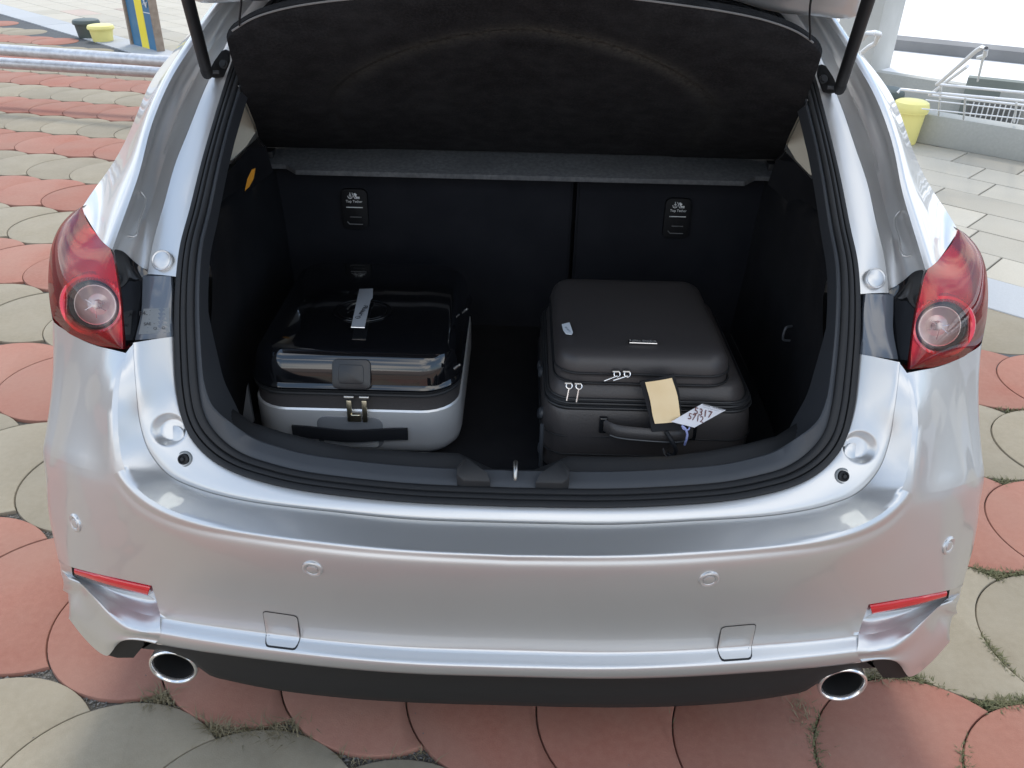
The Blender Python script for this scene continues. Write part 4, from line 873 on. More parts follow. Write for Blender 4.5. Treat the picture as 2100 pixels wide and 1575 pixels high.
    tr_ = half([(-0.6915,0.3000,0.9893),(-0.6452,0.3120,0.9416),(-0.5995,0.3020,0.9435)]); tr2 = half([(-0.6978,0.3300,0.9573),(-0.6624,0.3300,0.9213),(-0.6092,0.3200,0.9271)])
    P0 = half([(-0.6529,0.3105,0.9384),(-0.6492,0.2880,0.9171),(-0.6457,0.2620,0.8924),(-0.6484,0.2240,0.8583)]); P1 = half([(-0.5986,0.2980,0.9452),(-0.5955,0.2820,0.9213),(-0.5941,0.2580,0.8865),(-0.5906,0.2400,0.8563)])
    p0, p1 = cr(P0, 16), cr(P1, 16); pg = loft([p0+[0, .012, 0], p0+[0, -.002, .001], p0*.5+p1*.5+[0, -.004, .002], p1+[0, -.002, .001], p1+[0, .012, 0]], 3); pg[:, :, 0] *= sg
    bm = bmesh.new(); add_grid(bm, pg); 
    tp = loft([cr(p0[:1].repeat(2, 0)+[[0, 0, 0], [0, .012, .004]], 3), cr(p1[:1].repeat(2, 0)+[[0, 0, 0], [0, .012, .004]], 3)], 2); tp[:, :, 0] *= sg; add_grid(bm, tp)
    pl = lpart(obj('lamp_side_plate', fin(bm, 'lamp_side_plate', 45), M['filler_plate']), root)
    return root, p0, p1
for sg in (1, -1):
    lr, p0, p1 = lamp(sg)
    if sg < 0:     # printed part number on the left plate
        pm = lambda x: np.array(x)*[-1, 1, 1]
        o = (pm(p0[-3])+pm(p1[-3]))/2; xd = pm(p1[-3])-pm(p0[-3]); yd = pm(p0[2])-pm(p0[-2]); nn = np.cross(xd, yd); nn /= np.linalg.norm(nn); nn *= np.sign(-nn[1]); wd = np.linalg.norm(xd)
        up = np.array(yd)/np.linalg.norm(yd)
        lb = loft([np.array([pm(q) for q in p0[8:15]*.93+p1[8:15]*.07]), np.array([pm(q) for q in p0[8:15]*.05+p1[8:15]*.95])], 2)+nn*.0046
        bm = bmesh.new(); add_grid(bm, lb); lpart(obj('plate_label', fin(bm, 'plate_label'), mat('grey_print_label', (.20, .215, .225), .3)), lr)
        def T(body, dx, dz, size, mm): lpart(text('plate_lettering', body, size, frame(o+xd/wd*dx+up*dz+nn*.0058, xd, yd), mm, depth=.0001), lr)
        T('B45G-51H81', 0, .030, .0105, M['ink']); T('STANLEY', .006, .019, .006, M['ink']); T('E13  02A', .008, .011, .0055, M['ink']); T('SAE', -.012, .010, .0075, M['ink']); T('O    O', .008, .001, .007, M['ink'])
# --- gas struts
for sg in (1, -1):
    b0 = half([(-0.5739,0.5550,1.2346)])[0]; t0 = half([(-0.5368,0.4200,1.3674)])[0]
    b0 = b0*[sg, 1, 1]; t0 = t0*[sg, 1, 1]; d = (t0-b0)/np.linalg.norm(t0-b0)
    root = cpart(empty('gas_strut'))
    lpart(tube('strut_cylinder', [b0+d*.02, b0+d*.34], .0105, M['gloss_black'] if False else M['plastic_dark'], None, 18, smooth=False), root)
    lpart(tube('strut_rod', [b0+d*.34, b0+d*.52], .0045, M['steel'], None, 10, smooth=False), root)
    lpart(tube('strut_socket', [b0-d*.008, b0+d*.004, b0+d*.025], [.0095, .011, .0085], M['rubber'], None, 14, smooth=False), root)
    bk = b0+np.array([-sg*.012, .004, .0])
    lpart(lathe('ball_stud', [(.002, -.006), (.006, -.004), (.006, .006), (.003, .010), (.003, .022)], M['plastic'], None, b0, (-sg, .1, 0), 14), root)
    pts = half([(-0.5753,0.5750,1.2225),(-0.5664,0.6000,1.2440),(-0.5567,0.6200,1.2589),(-0.5504,0.6300,1.2609),(-0.5463,0.6300,1.2394),(-0.5534,0.6000,1.2166),(-0.5649,0.5900,1.2165)]); pts[:, 0] *= sg
    lpart(prism('strut_bracket', [tuple(p+np.array([0, -.022, .006])) for p in pts], (0, .02, -.006), M['plastic_dark'], bev=.002), root)
    bt = half([(-0.5499,0.5850,1.2384)])[0]
    lpart(lathe('bracket_bolt', [(.0080, -.004), (.0080, .0015), (.005, .002), (.005, .005), (0, .005)], M['rubber'], None, (sg*bt[0], bt[1]-.004, bt[2]+.006), (0, -.9, .4), 12), root)
# --- raised tailgate: spoiler near the hinge, inner trim, glass
tg = cpart(empty('tailgate'))
SPL = half([(-0.0270,0.6000,1.4086),(-0.3262,0.6000,1.3787),(-0.4519,0.6050,1.3517),(-0.5154,0.6100,1.3466),(-0.5617,0.6150,1.3426),(-0.5944,0.6200,1.3421),(-0.6117,0.6300,1.3488),(-0.6262,0.6600,1.3667)])
sp0 = cr(SPL, 40); sp0[0, 0] = 0
spoiler = loft([sp0+[0, .05, .03], sp0+[0, .012, .0], sp0+[0, 0, .004], sp0*[.99, 1, 1]+[0, -.01, .022], sp0*[.97, 1, 1]+[0, -.05, .09], sp0*[.93, 1, 1]+[0, -.08, .16]], 4)
lpart(grids('spoiler', [spoiler], M['paint'], angle=40), tg)
hingeY, hingeZ = .80, 1.43
def tgp(x, s, d): return (x, .62-.78*s*.97-d*.5, 1.50+.62*s*.8-d*.8)
g1 = loft([cr([(0, .60, 1.50), (.35, .60, 1.49), (.685, .60, 1.472)], 16), cr([(0, .25, 1.68), (.35, .25, 1.67), (.72, .27, 1.63)], 16)], 4)  # hatch shaped wide and low so the bumper ledge reflects dark
g2 = loft([cr([(0, .25, 1.68), (.35, .25, 1.67), (.72, .27, 1.63)], 16), cr([(0, -.12, 1.82), (.35, -.11, 1.81), (.76, -.05, 1.76)], 16), cr([(0, -.36, 1.92), (.35, -.34, 1.91), (.66, -.26, 1.87)], 16)], 4)
lpart(grids('tailgate_window', [g1], M['glass_dark']), tg)
lpart(grids('tailgate_inner_trim', [g2], M['plastic_dark']), tg)
g0 = loft([cr([(0, .86, 1.445), (.30, .85, 1.435), (.64, .80, 1.40)], 16), cr([(0, .60, 1.505), (.35, .60, 1.495), (.69, .60, 1.475)], 16)], 3); lpart(grids('tailgate_header', [g0], M['paint']), tg)  # sides widened to keep direct sun off the bumper ledge
g3 = g2+np.array([0, .08, .06]); lpart(grids('tailgate_skin', [g3], M['paint']), tg)

# ------------------------------------------------------------ suitcases
# left: silver and black hard shell, lying on its back; near face at Y .32
ls = tag(empty('shell_suitcase', (-.308, .55, .545)), 'silver hard case with glossy black lid lying in the left of the boot', 'suitcase')
LI = Matrix.Translation((.308, -.55, -.545))
def lp(o, p=None):
    if p is None: o.parent = ls; o.matrix_parent_inverse = LI
    else: o.parent = p
    return o
x0, x1, y0, y1 = -.512, -.106, .318, .80
lp(stack('shell_body', x0, x1, y0, y1, .075, [(.045, .552), (.018, .560), (.004, .575), (0, .592), (0, .655), (.001, .664), (.004, .667), (.012, .667)], M['alu']))
lp(stack('zip_gusset', x0, x1, y0, y1, .075, [(.003, .662), (.005, .668), (.006, .690), (.004, .700), (.003, .702)], M['leather']))
lp(stack('zip_track', x0, x1, y0, y1, .075, [(.006, .696), (.001, .698), (.0, .700), (.001, .703), (.0035, .704), (.001, .706), (-.001, .708), (-.001, .7105), (.003, .712)], M['rubber'], angle=60))
lid = lp(stack('black_lid', x0, x1, y0, y1, .075, [(.004, .708), (-.001, .711), (-.002, .715), (.0, .718), (.004, .722), (.006, .735), (.008, .750), (.013, .764), (.021, .775), (.030, .7805), (.038, .7825), (.11, .7845), (.18, .785)], M['black_shell'], n=12))
# buckle plate on the rolled front edge
bx = -.307
u = Vector((0, .37, .93)).normalized()
fr_ = lambda dx, s, o: Vector((bx+dx, .326+s*.012+o*-.9, .742+s*.030+o*.42))
def plate(name, w_, h_, off, th, m, r=.008):
    o0 = Vector((bx, .3250, .7435)); nrm = Vector((0, -.93, .37)); up_ = Vector((0, .37, .93)); X = Vector((1, 0, 0))
    prof = rrect(-w_/2, w_/2, -h_/2, h_/2, r, 5)
    return lp(prism(name, [o0+X*a+up_*b+nrm*off for a, b in prof], -nrm*th, m, bev=.0012), lid)
mb = mat('buckle_black', (.012, .014, .018), .35, 0, .15, .2)
plate('latch_plate', .072, .056, .007, .014, mb, .010); plate('latch_button', .047, .036, .0085, .004, mb, .006)
# oval badge with grey hanging strip
oc = Vector([(-0.3155,0.5090,0.7860)][0])
bm = bmesh.new()
for rx, ry, rr in ((.060, .050, .0012), (.050, .042, .0008)):
    tube_bm(bm, [(oc.x+rx*math.cos(a), oc.y+ry*math.sin(a), oc.z+.0005) for a in np.linspace(0, 2*math.pi, 49)[:-1]], rr, 8, True)
lp(obj('oval_badge', fin(bm, 'oval_badge', 60), M['black_shell']), lid)
tube('badge_loop', [(oc.x-.030, oc.y+.000, oc.z+.003), (oc.x-.024, oc.y+.016, oc.z+.005), (oc.x-.010, oc.y+.026, oc.z+.006)], .0016, M['steel'], None, 8); lp(bpy.data.objects['badge_loop'], lid)
st0 = np.array([(-0.3328,0.5805,0.8000),(-0.3047,0.5847,0.8000),(-0.3009,0.5516,0.7940),(-0.3033,0.5418,0.7940),(-0.2935,0.4113,0.7970),(-0.3196,0.4098,0.7970),(-0.3313,0.5401,0.7940)])
lt = lp(prism('luggage_strip', [tuple(v) for v in st0], (0, 0, .0018), M['label_grey'], bev=.0005), lid)
ed_ = np.array([(-0.3191,0.4080,0.7990),(-0.2927,0.4074,0.7990)]); lp(tube('strip_edge', ed_, .0012, M['chrome'], None, 6, smooth=False), lid)
tq = np.array([(-0.3109,0.4754,0.7990)])[0]
lp(text('strip_lettering', 'FRANCO', .015, frame(tq+[0, 0, .0004], (-.14, -1, 0), (1, -.14, 0)), M['ink']), lid)
# corner latches on the right edge
for yv, zv in ((.335, .762), (.560, .770)):
    lp(tube('corner_stud', [(-.114, yv, zv-.008), (-.106, yv, zv)], .0050, M['gloss_black'], None, 12, smooth=False), lid)
    lp(tube('stud_pin', [(-.107, yv, zv-.001), (-.104, yv, zv+.002)], .0024, M['steel'], None, 8, smooth=False), lid)
# handle: black band and grey recess on the near face
hx = -.318
yf = y0
cup = mat('cup_grey', (.20, .21, .225), .35, .3)
bm = bmesh.new(); 
pr = rrect(hx-.064, hx+.064, .580, .652, .018, 6)
lp(prism('handle_recess', [(a, yf-.0015, b) for a, b in pr], (0, .01, 0), cup, bev=.002))
pr = rrect(hx-.054, hx+.054, .5825, .602, .008, 5)
lp(prism('recess_lip', [(a, yf-.0035, b) for a, b in pr], (0, .004, 0), M['alu'], bev=.0015))
hp = [(hx-.112, yf-.003, .618), (hx-.075, yf-.006, .618), (hx-.055, yf-.008, .617), (hx, yf-.013, .616), (hx+.055, yf-.008, .617), (hx+.075, yf-.006, .618), (hx+.112, yf-.003, .618)]
hc = cr(hp, 40); bm = bmesh.new()
add_grid(bm, np.array([hc+[0, 0, .0140], hc+[0, -.003, .0130], hc+[0, -.004, 0], hc+[0, -.003, -.0130], hc+[0, 0, -.0140], hc+[0, .003, 0]]), closed_v=True)
for e in (0, -1): pass
lp(obj('carry_handle', fin(bm, 'carry_handle', 40), M['strap']))
for dx, ln in ((-.302+.0-.012, .046), (-.302+.017, .046)):
    z_ = empty('zip_puller'); lp(z_)
    lp(tube('zip_slider', [(dx-.009, yf-.004, .699), (dx+.009, yf-.004, .699)], .0035, M['steel'], None, 8, smooth=False), z_)
    lp(prism('zip_tab', [(dx-.0048, yf-.010, .694), (dx+.0048, yf-.010, .694), (dx+.0048, yf-.013, .694-ln), (dx-.0048, yf-.013, .694-ln)], (0, .003, 0), M['brass'], bev=.0008), z_)
lk_ = lp(stack('zip_padlock', -.312, -.292, yf-.016, yf-.008, .003, [(.001, .650), (0, .651), (0, .665), (.001, .666)], M['brass'], n=3))
# strap end beside the case
sp = np.array([(-0.4985,0.3000,0.7277),(-0.5034,0.2600,0.6757),(-0.4831,0.2600,0.6720)])
lp(prism('strap_end', [tuple(v) for v in sp], (0, .008, 0), M['rubber']))

# right: black leather-look soft case
rs = tag(empty('soft_suitcase', (.26, .50, .545)), 'black leather-look soft case with beige tag lying in the right of the boot', 'suitcase')
RI = Matrix.Translation((-.26, -.50, -.545))
def rp_(o, p=None):
    if p is None: o.parent = rs; o.matrix_parent_inverse = RI
    else: o.parent = p
    return o
X0, X1, Y0, Y1 = .056, .452, .292, .72
def soft(name, x0, x1, y0, y1, r, prof, m, amp=.0022, n=14, parent=None):
    bm = bmesh.new(); rings = []
    P = []
    for ins, z in prof: P.append([(x, y, z) for x, y in rrect(x0+ins, x1-ins, y0+ins, y1-ins, max(r-ins, .004), n)])
    P = np.array(P); seg = loft([p for p in P], 3) if len(P) > 2 else P
    V = []
    for row in seg:
        rr = []
        for p in row:
            k = math.sin(p[0]*31+p[2]*40)*math.sin(p[1]*23+p[0]*17+p[2]*9)+.6*math.sin(p[0]*71+p[2]*25)
            rr.append(bm.verts.new((p[0]+amp*.6*k, p[1]+amp*k, p[2]+amp*.5*k)))
        V.append(rr)
    kx = len(V[0])
    for a, b in zip(V, V[1:]):
        for j in range(kx): bm.faces.new((a[j], a[(j+1) % kx], b[(j+1) % kx], b[j]))
    bm.faces.new(V[0][::-1]); bm.faces.new(V[-1])
    return rp_(obj(name, fin(bm, name, 50), m), parent)
soft('case_body', X0, X1, Y0, Y1, .05, [(.012, .550), (.003, .556), (0, .570), (-.004, .610), (-.003, .650), (.0, .680), (.004, .696), (.008, .700)], M['leather'])
for zz_, ii in ((.5985, -.0035), (.640, -.0045)):
    rp_(obj('seam', (lambda b: (tube_bm(b, [(x, y, zz_) for x, y in rrect(X0+ii, X1-ii, Y0+ii, Y1-ii, .05, 10)], .0013, 6, True), fin(b, 'seam', 80))[1])(bmesh.new()), M['rubber']))
soft('zip_band', X0, X1, Y0, Y1, .05, [(.006, .690), (.002, .700), (.006, .703), (.003, .706), (.007, .709), (.0045, .713), (.010, .716)], M['rubber'], .001)
for zz_, ii in ((.701, .001), (.7095, .0035), (.7160, .0075)):
    rp_(obj('piping', (lambda b: (tube_bm(b, [(x, y, zz_) for x, y in rrect(X0+ii, X1-ii, Y0+ii, Y1-ii, .05, 10)], .0024, 8, True), fin(b, 'piping', 80))[1])(bmesh.new()), mat('black_piping', (.025, .026, .028), .35)))
soft('front_panel', X0+.006, X1-.010, Y0+.006, Y1-.01, .05, [(.004, .712), (.004, .720), (.010, .735), (.018, .744), (.03, .748)], M['leather'], .0018)
soft('front_pocket', X0+.018, X1-.052, Y0+.016, Y1-.04, .045, [(.004, .740), (.0, .748), (.002, .762), (.000, .768), (.001, .778), (.005, .790), (.014, .799), (.03, .804), (.08, .806), (.13, .807)], M['leather_lid'], .0010)
for zz_, ii in ((.7675, -.001), (.748, -.002)):
    rp_(obj('piping', (lambda b: (tube_bm(b, [(x, y, zz_) for x, y in rrect(X0+.018+ii, X1-.052-ii, Y0+.016+ii, Y1-.04-ii, .045, 10)], .0020, 8, True), fin(b, 'piping', 80))[1])(bmesh.new()), M['rubber']))
def bosspts(): pass
# badge and sticker on the pocket
bq = np.array([(0.2109,0.3603,0.8085),(0.2619,0.3592,0.8085)]); bcn = bq.mean(0)
bl = rp_(box('name_badge', tuple(bcn), (np.linalg.norm(bq[1]-bq[0]), .012, .004), M['gloss_black'], bev=.001))
rp_(tube('badge_bar', [bq[0]+[0, -.007, .001], bq[1]+[0, -.007, .001]], .0018, M['chrome'], None, 8, smooth=False))
rp_(text('badge_lettering', 'PIERRE CARDIN', .0085, frame(bcn+[0, .0005, .0022], (1, 0, 0), (0, 1, 0)), M['chrome'], sx=.85))
sq = np.array([(0.0872,0.4225,0.8085),(0.1027,0.4319,0.8085),(0.1073,0.3885,0.8085),(0.1041,0.3803,0.8085),(0.0932,0.3837,0.8085),(0.0891,0.3977,0.8085)])
rp_(prism('sticker', [tuple(v) for v in sq], (0, 0, .0012), M['sticker'])); sc_ = sq.mean(0)
rp_(text('sticker_lettering', 'SECURITY', .0052, frame(sc_+[0, 0, .0015], (.35, -1, 0), (1, .35, 0)), mat('blue_grey_ink', (.25, .30, .36), .6)))
# zip pullers
def ringo(c, r, ax, m, p=None):
    b = bmesh.new(); q = Vector(ax).to_track_quat('Z', 'Y')
    tube_bm(b, [Vector(c)+q @ Vector((r*math.cos(a), r*math.sin(a), 0)) for a in np.linspace(0, 2*math.pi, 21)[:-1]], .0013, 6, True)
    return rp_(obj('puller_ring', fin(b, 'puller_ring', 80), m), p)
for (cx, cy, cz), (ex, ey, ez) in (tuple(map(tuple, [(0.1854,0.3000,0.7740),(0.1606,0.2850,0.7675)])), tuple(map(tuple, [(0.2041,0.3000,0.7745),(0.1773,0.2850,0.7691)])), tuple(map(tuple, [(0.0983,0.2860,0.7548),(0.0950,0.2780,0.7282)])), tuple(map(tuple, [(0.1162,0.2860,0.7543),(0.1130,0.2780,0.7256)]))):
    z_ = empty('zip_puller'); rp_(z_)
    ringo((cx, cy-.004, cz), .0055, (0, -.8, .6), M['chrome'], z_)
    rp_(tube('zip_slider', [(cx-.008, cy, cz+.003), (cx+.004, cy, cz+.003)], .0032, M['steel'], None, 8, smooth=False), z_)
    rp_(tube('zip_tab', [(cx, cy-.006, cz-.003), (ex, ey-.004, ez)], .0019, M['chrome'], None, 8, smooth=False), z_)
# carry handle with end tabs, side wheels studs
hz = np.array([(0.1673,0.2850,0.6689),(0.1878,0.2620,0.6718),(0.2486,0.2550,0.6697),(0.3090,0.2620,0.6646),(0.3365,0.2850,0.6576)])
hcr = cr(hz, 40); b = bmesh.new(); add_grid(b, np.array([hcr+[0, .002, .0135], hcr+[0, -.004, .010], hcr+[0, -.006, 0], hcr+[0, -.004, -.010], hcr+[0, .002, -.0135], hcr+[0, .006, 0]]), closed_v=True)
rp_(obj('carry_handle', fin(b, 'carry_handle', 50), M['leather']))
rp_(tube('handle_piping', hcr[4:36:3]+[0, -.005, -.010], .0013, mat('pipe_sheen', (.07, .075, .08), .3), None, 6))
for i in (0, -1): rp_(box('handle_tab', (hz[i][0], .288, hz[i][2]), (.016, .012, .034), M['gloss_black'], bev=.003))
for yv, zv in ((.32, .59), (.345, .655), (.43, .60), (.47, .675), (.56, .64)):
    rp_(lathe('side_stud', [(.012, 0), (.012, .004), (.008, .007), (0, .008)], M['plastic'], None, (X0-.001, yv, zv), (-1, 0, .1), 16))
rp_(tube('side_rail', [(X0-.002, .300, .56), (X0-.003, .294, .60), (X0-.003, .296, .66)], .004, M['plastic'], None, 8))
rp_(tube('strap_hook', np.array([(0.2784,0.2520,0.6419),(0.2831,0.2500,0.6302),(0.2893,0.2500,0.6237)]), .0016, M['chrome'], None, 6))
# beige address tag in a black leather frame
tb = tag(empty('address_tag', (.27, .262, .66)), 'beige address card in a black leather holder hanging on the soft case handle', 'luggage tag')
TBI = Matrix.Translation((-.27, -.262, -.66))
def tp_(o): o.parent = tb; o.matrix_parent_inverse = TBI; return o
A_ = cr(np.array([(0.2243,0.2680,0.7753),(0.2387,0.2620,0.7309),(0.2479,0.2550,0.7019),(0.2532,0.2500,0.6797)]), 12); B_ = cr(np.array([(0.2835,0.2680,0.7933),(0.2955,0.2620,0.7586),(0.3041,0.2550,0.7163),(0.3095,0.2500,0.6879)]), 12)
b = bmesh.new(); g = loft([A_, A_*.5+B_*.5, B_], 4); add_grid(b, g); add_grid(b, g+[0, .004, -.001]); add_grid(b, loft([A_, A_+[0, .004, -.001]], 1)); add_grid(b, loft([B_, B_+[0, .004, -.001]], 1)); add_grid(b, np.array([g[:, -1], g[:, -1]+[0, .004, -.001]])); add_grid(b, np.array([g[:, 0], g[:, 0]+[0, .004, -.001]]))
tp_(obj('tag_holder', fin(b, 'tag_holder', 50, 1e-4), M['strap']))
A2 = cr(np.array([(0.2325,0.2645,0.7766),(0.2454,0.2585,0.7385),(0.2506,0.2530,0.7160),(0.2562,0.2480,0.6993)]), 12); B2 = cr(np.array([(0.2793,0.2645,0.7871),(0.2919,0.2585,0.7554),(0.2972,0.2530,0.7331),(0.3025,0.2480,0.7060)]), 12)
b = bmesh.new(); add_grid(b, loft([A2, A2*.5+B2*.5+[0, -.001, 0], B2], 4)); tp_(obj('tag_card', fin(b, 'tag_card', 60), M['tag_beige']))
tp_(tube('tag_strap', np.array([(0.2785,0.2480,0.6829),(0.2899,0.2400,0.6671),(0.3002,0.2420,0.6442),(0.2957,0.2480,0.6287),(0.2869,0.2520,0.6311)]), .004, M['strap'], None, 8))
# white handwritten tag on a lilac tie
wt = tag(empty('paper_tag', (.33, .24, .66)), 'white card tag with handwritten numbers tied by lilac cord to the case handle', 'luggage tag')
WI = Matrix.Translation((-.33, -.24, -.66))
def wp_(o): o.parent = wt; o.matrix_parent_inverse = WI; return o
wc = np.array([(0.2827,0.2380,0.7109),(0.3259,0.2360,0.7009),(0.3881,0.2720,0.7175),(0.3426,0.2720,0.7299)])
ctr = wc.mean(0); ex_ = (wc[3]-wc[0])+(wc[2]-wc[1]); ey_ = (wc[0]-wc[1])
wp_(prism('tag_card', [tuple(v) for v in wc], (0, .0012, -.0004), M['tag_white'], bev=.0003))
dx_ = Vector(wc[2]-wc[3]).normalized(); dy_ = Vector(wc[3]-wc[0]).normalized(); nz_ = dx_.cross(dy_); 
if nz_.y > 0: pass
def W_(body, u_, v_, size, m, sx=1): wp_(text('handwriting', body, size, frame(Vector(ctr)+dx_*u_+dy_*v_+nz_.normalized()*.0012, dx_, dy_), m, sx=sx))
W_('5317', .000, .010, .019, M['ink_red'], .95); W_('5712', .002, -.009, .017, M['ink_red'], .9); W_('NAME / ADDRESS', 0, .034, .0052, M['print_grey']); W_('________________', 0, .029, .004, M['print_grey'])
wp_(tube('tag_tie', np.array([(0.3020,0.2340,0.7057),(0.3075,0.2320,0.7020),(0.3132,0.2320,0.6915),(0.3150,0.2360,0.6760),(0.3153,0.2450,0.6568)]), .0022, M['lilac'], None, 8))
wp_(tube('tag_tie', np.array([(0.3023,0.2350,0.7051),(0.3060,0.2320,0.6998),(0.3149,0.2320,0.6990),(0.3165,0.2340,0.7030)]), .0014, M['lilac'], None, 8))

# ------------------------------------------------------------ things on the plaza
# two-pipe barrier on the left
br = tag(empty('pipe_barrier', (-3.2, 5.6, 0)), 'low barrier of two parallel galvanised steel pipes left of the car', 'barrier')
BI = Matrix.Translation((3.2, -5.6, 0))
def pt(root, inv, o): o.parent = root; o.matrix_parent_inverse = inv; return o
a0 = np.array([(-3.9236,5.5773,0.4200),(-2.4620,5.2454,0.4200)]); a1 = np.array([(-4.0357,5.7185,0.3000),(-2.6285,5.4844,0.3000)])
for a in (a0, a1):
    d = (a[1]-a[0])/np.linalg.norm(a[1]-a[0]); pt(br, BI, tube('pipe', [a[0]-d*1.2, a[1]+d*1.0], .041, M['galv'], None, 24, smooth=False))
d = (a0[1]-a0[0])/np.linalg.norm(a0[1]-a0[0])
for e, s in ((a0[0]-d*1.0, 1), (a0[1]+d*.8, 1)):
    pt(br, BI, tube('post', [(e[0], e[1]+.06, -.02), (e[0], e[1]+.06, .46)], .045, M['galv'], None, 20, smooth=False))
# blue and yellow information panel
sg0 = np.array([(-4.2211,8.5784,0.0000),(-3.8093,8.1935,0.0000)]); sx_ = Vector(sg0[1]-sg0[0]); wS = sx_.length; sx_.normalize(); sn = Vector((sx_.y, -sx_.x, 0))
if sn.y > 0: sn = -sn
sgn = tag(empty('information_panel', tuple(sg0.mean(0))), 'tall blue and yellow information panel with white pictograms in a rusty frame', 'sign')
SI = Matrix.Translation(tuple(-sg0.mean(0)))
o0 = Vector(sg0[0])
def spl(name, u0, u1, z0, z1, off, th, m): 
    p = [o0+sx_*(u0*wS)+sn*off+Vector((0, 0, z0)), o0+sx_*(u1*wS)+sn*off+Vector((0, 0, z0)), o0+sx_*(u1*wS)+sn*off+Vector((0, 0, z1)), o0+sx_*(u0*wS)+sn*off+Vector((0, 0, z1))]
    return pt(sgn, SI, prism(name, [tuple(v) for v in p], tuple(-sn*th), m))
spl('blue_board', 0, .36, .0, 1.9, 0, .04, M['sign_blue']); spl('yellow_board', .36, .66, .0, 1.9, .002, .04, M['sign_yellow']); spl('blue_board', .66, 1.0, .0, 1.9, 0, .04, M['sign_blue'])
spl('frame_post', -.08, -.015, -.02, 1.95, .02, .08, M['rust']); spl('frame_post', 1.01, 1.05, -.02, 1.95, .02, .08, M['rust'])
for zc in (.36, .60, .84, 1.08): spl('divider', .68, .98, zc, zc+.008, .004, .004, M['print_white'])
bm = bmesh.new()
def ic(zc, strokes, r=.008):
    for s in strokes: tube_bm(bm, [o0+sx_*(wS*(.82+a))+sn*.008+Vector((0, 0, zc+b)) for a, b in s], r, 6)
ic(.47, [[(-.05, .06), (.0, .0), (.07, .07)], [(-.06, -.03), (.0, .0), (.05, -.05), (.08, .0)], [(-.03, .08), (.02, .08)]])
ic(.70, [[(-.04, .06), (.02, .02), (.06, .07)], [(.02, .02), (-.04, -.06)], [(.02, .02), (.06, -.06)], [(-.06, .0), (.08, .0)]])
ic(.94, [[(0, .08), (0, 0), (.07, 0), (.09, -.06)], [(-.05, .0), (-.05, -.05), (.0, -.08), (.05, -.05)]])
ic(1.2, [[(-.03, .07), (-.03, -.06)], [(-.03, .07), (.05, .05), (.05, .0), (-.03, .0)]])
pt(sgn, SI, obj('pictogram', fin(bm, 'pictogram', 60), M['print_white']))
# plastic bins: tapered body with a rounded cap
def bin_(name, loc, h, r, m, label, grp=None, rz=0):
    root = tag(empty(name, loc, rz), label, 'bin', grp)
    obj('bin_body', (lambda o: o)(lathe('tmp', [(r*.76, 0), (r*.78, .01), (r*.92, h*.80), (r*.92, h*.81)], m, None, (0, 0, 0), (0, 0, 1), 28)).data, None, root)
    bpy.data.objects.remove(bpy.data.objects['tmp'])
    l = lathe('bin_cap', [(r*.88, h*.74), (r*1.0, h*.745), (r*1.04, h*.78), (r*1.03, h*.88), (r*.96, h*.96), (r*.80, h*.995), (r*.5, h*1.01), (0, h*1.015)], m, None, (0, 0, 0), (0, 0, 1), 28); l.parent = root
    l2 = lathe('cap_rim', [(r*.93, h*.725), (r*1.02, h*.73), (r*1.02, h*.75), (r*.98, h*.76)], m, None, (0, 0, 0), (0, 0, 1), 28); l2.parent = root
    return root
yb = np.array([(2.8040,5.1771,0.0000)])[0]; db = np.array([(2.7838,5.6137,0.0000)])[0]
bin_('litter_bin', (yb[0], yb[1], 0), .30, .118, M['yellow'], 'yellow tapered plastic bin at the end of the low concrete wall')
bin_('litter_bin', (db[0], db[1], 0), .30, .13, M['bin_dark'], 'dark green tapered plastic bin just behind the yellow one on the right')
yl = np.array([(-4.6454,8.7839,-0.0000)])[0]; dl = np.array([(-4.9120,9.0263,0.0000)])[0]
bin_('litter_bin', (yl[0], yl[1], 0), .17, .135, M['yellow'], 'low yellow plastic bin beyond the pipe barrier on the left')
bin_('litter_bin', (dl[0], dl[1], 0), .19, .14, M['bin_dark'], 'low dark plastic bin touching the yellow one beyond the barrier')
# low concrete wall with railings, right
wb = np.array([(2.8657,5.2246,0.0000),(3.4596,4.7128,-0.0000)]); wd_ = (wb[1]-wb[0])/np.linalg.norm(wb[1]-wb[0]); wn_ = np.array([-wd_[1], wd_[0], 0]); wn_ = wn_ if wn_[1] > 0 else -wn_
HW = .207
low = prism('retaining_wall', [tuple(wb[0]-wd_*.05), tuple(wb[1]+wd_*1.6), tuple(wb[1]+wd_*1.6+wn_*.16), tuple(wb[0]-wd_*.05+wn_*.16)], (0, 0, HW), M['concrete'], bev=.004)
tag(low, 'low grey concrete wall running to the right edge behind the yellow bin', 'wall')
def wallp(t, n_, z): return tuple(wb[0]+wd_*t+wn_*n_+np.array([0, 0, z]))
T1 = 3.2
rl = tag(empty('handrail', wallp(.1, .25, 0)), 'white steel handrail with several bars behind the low concrete wall', 'railing')
RLI = Matrix.Translation(Vector(wallp(.1, .25, 0))*-1)
for (z, t0) in ((.40, .02), (.335, .30), (.275, .02), (.205, .02)):
    pass
def rail(name, pts, r): return pt(rl, RLI, tube(name, pts, r, M['handrail'], None, 8, smooth=False))
YR = 0
rr_ = lambda *q: [tuple(v) for v in q]
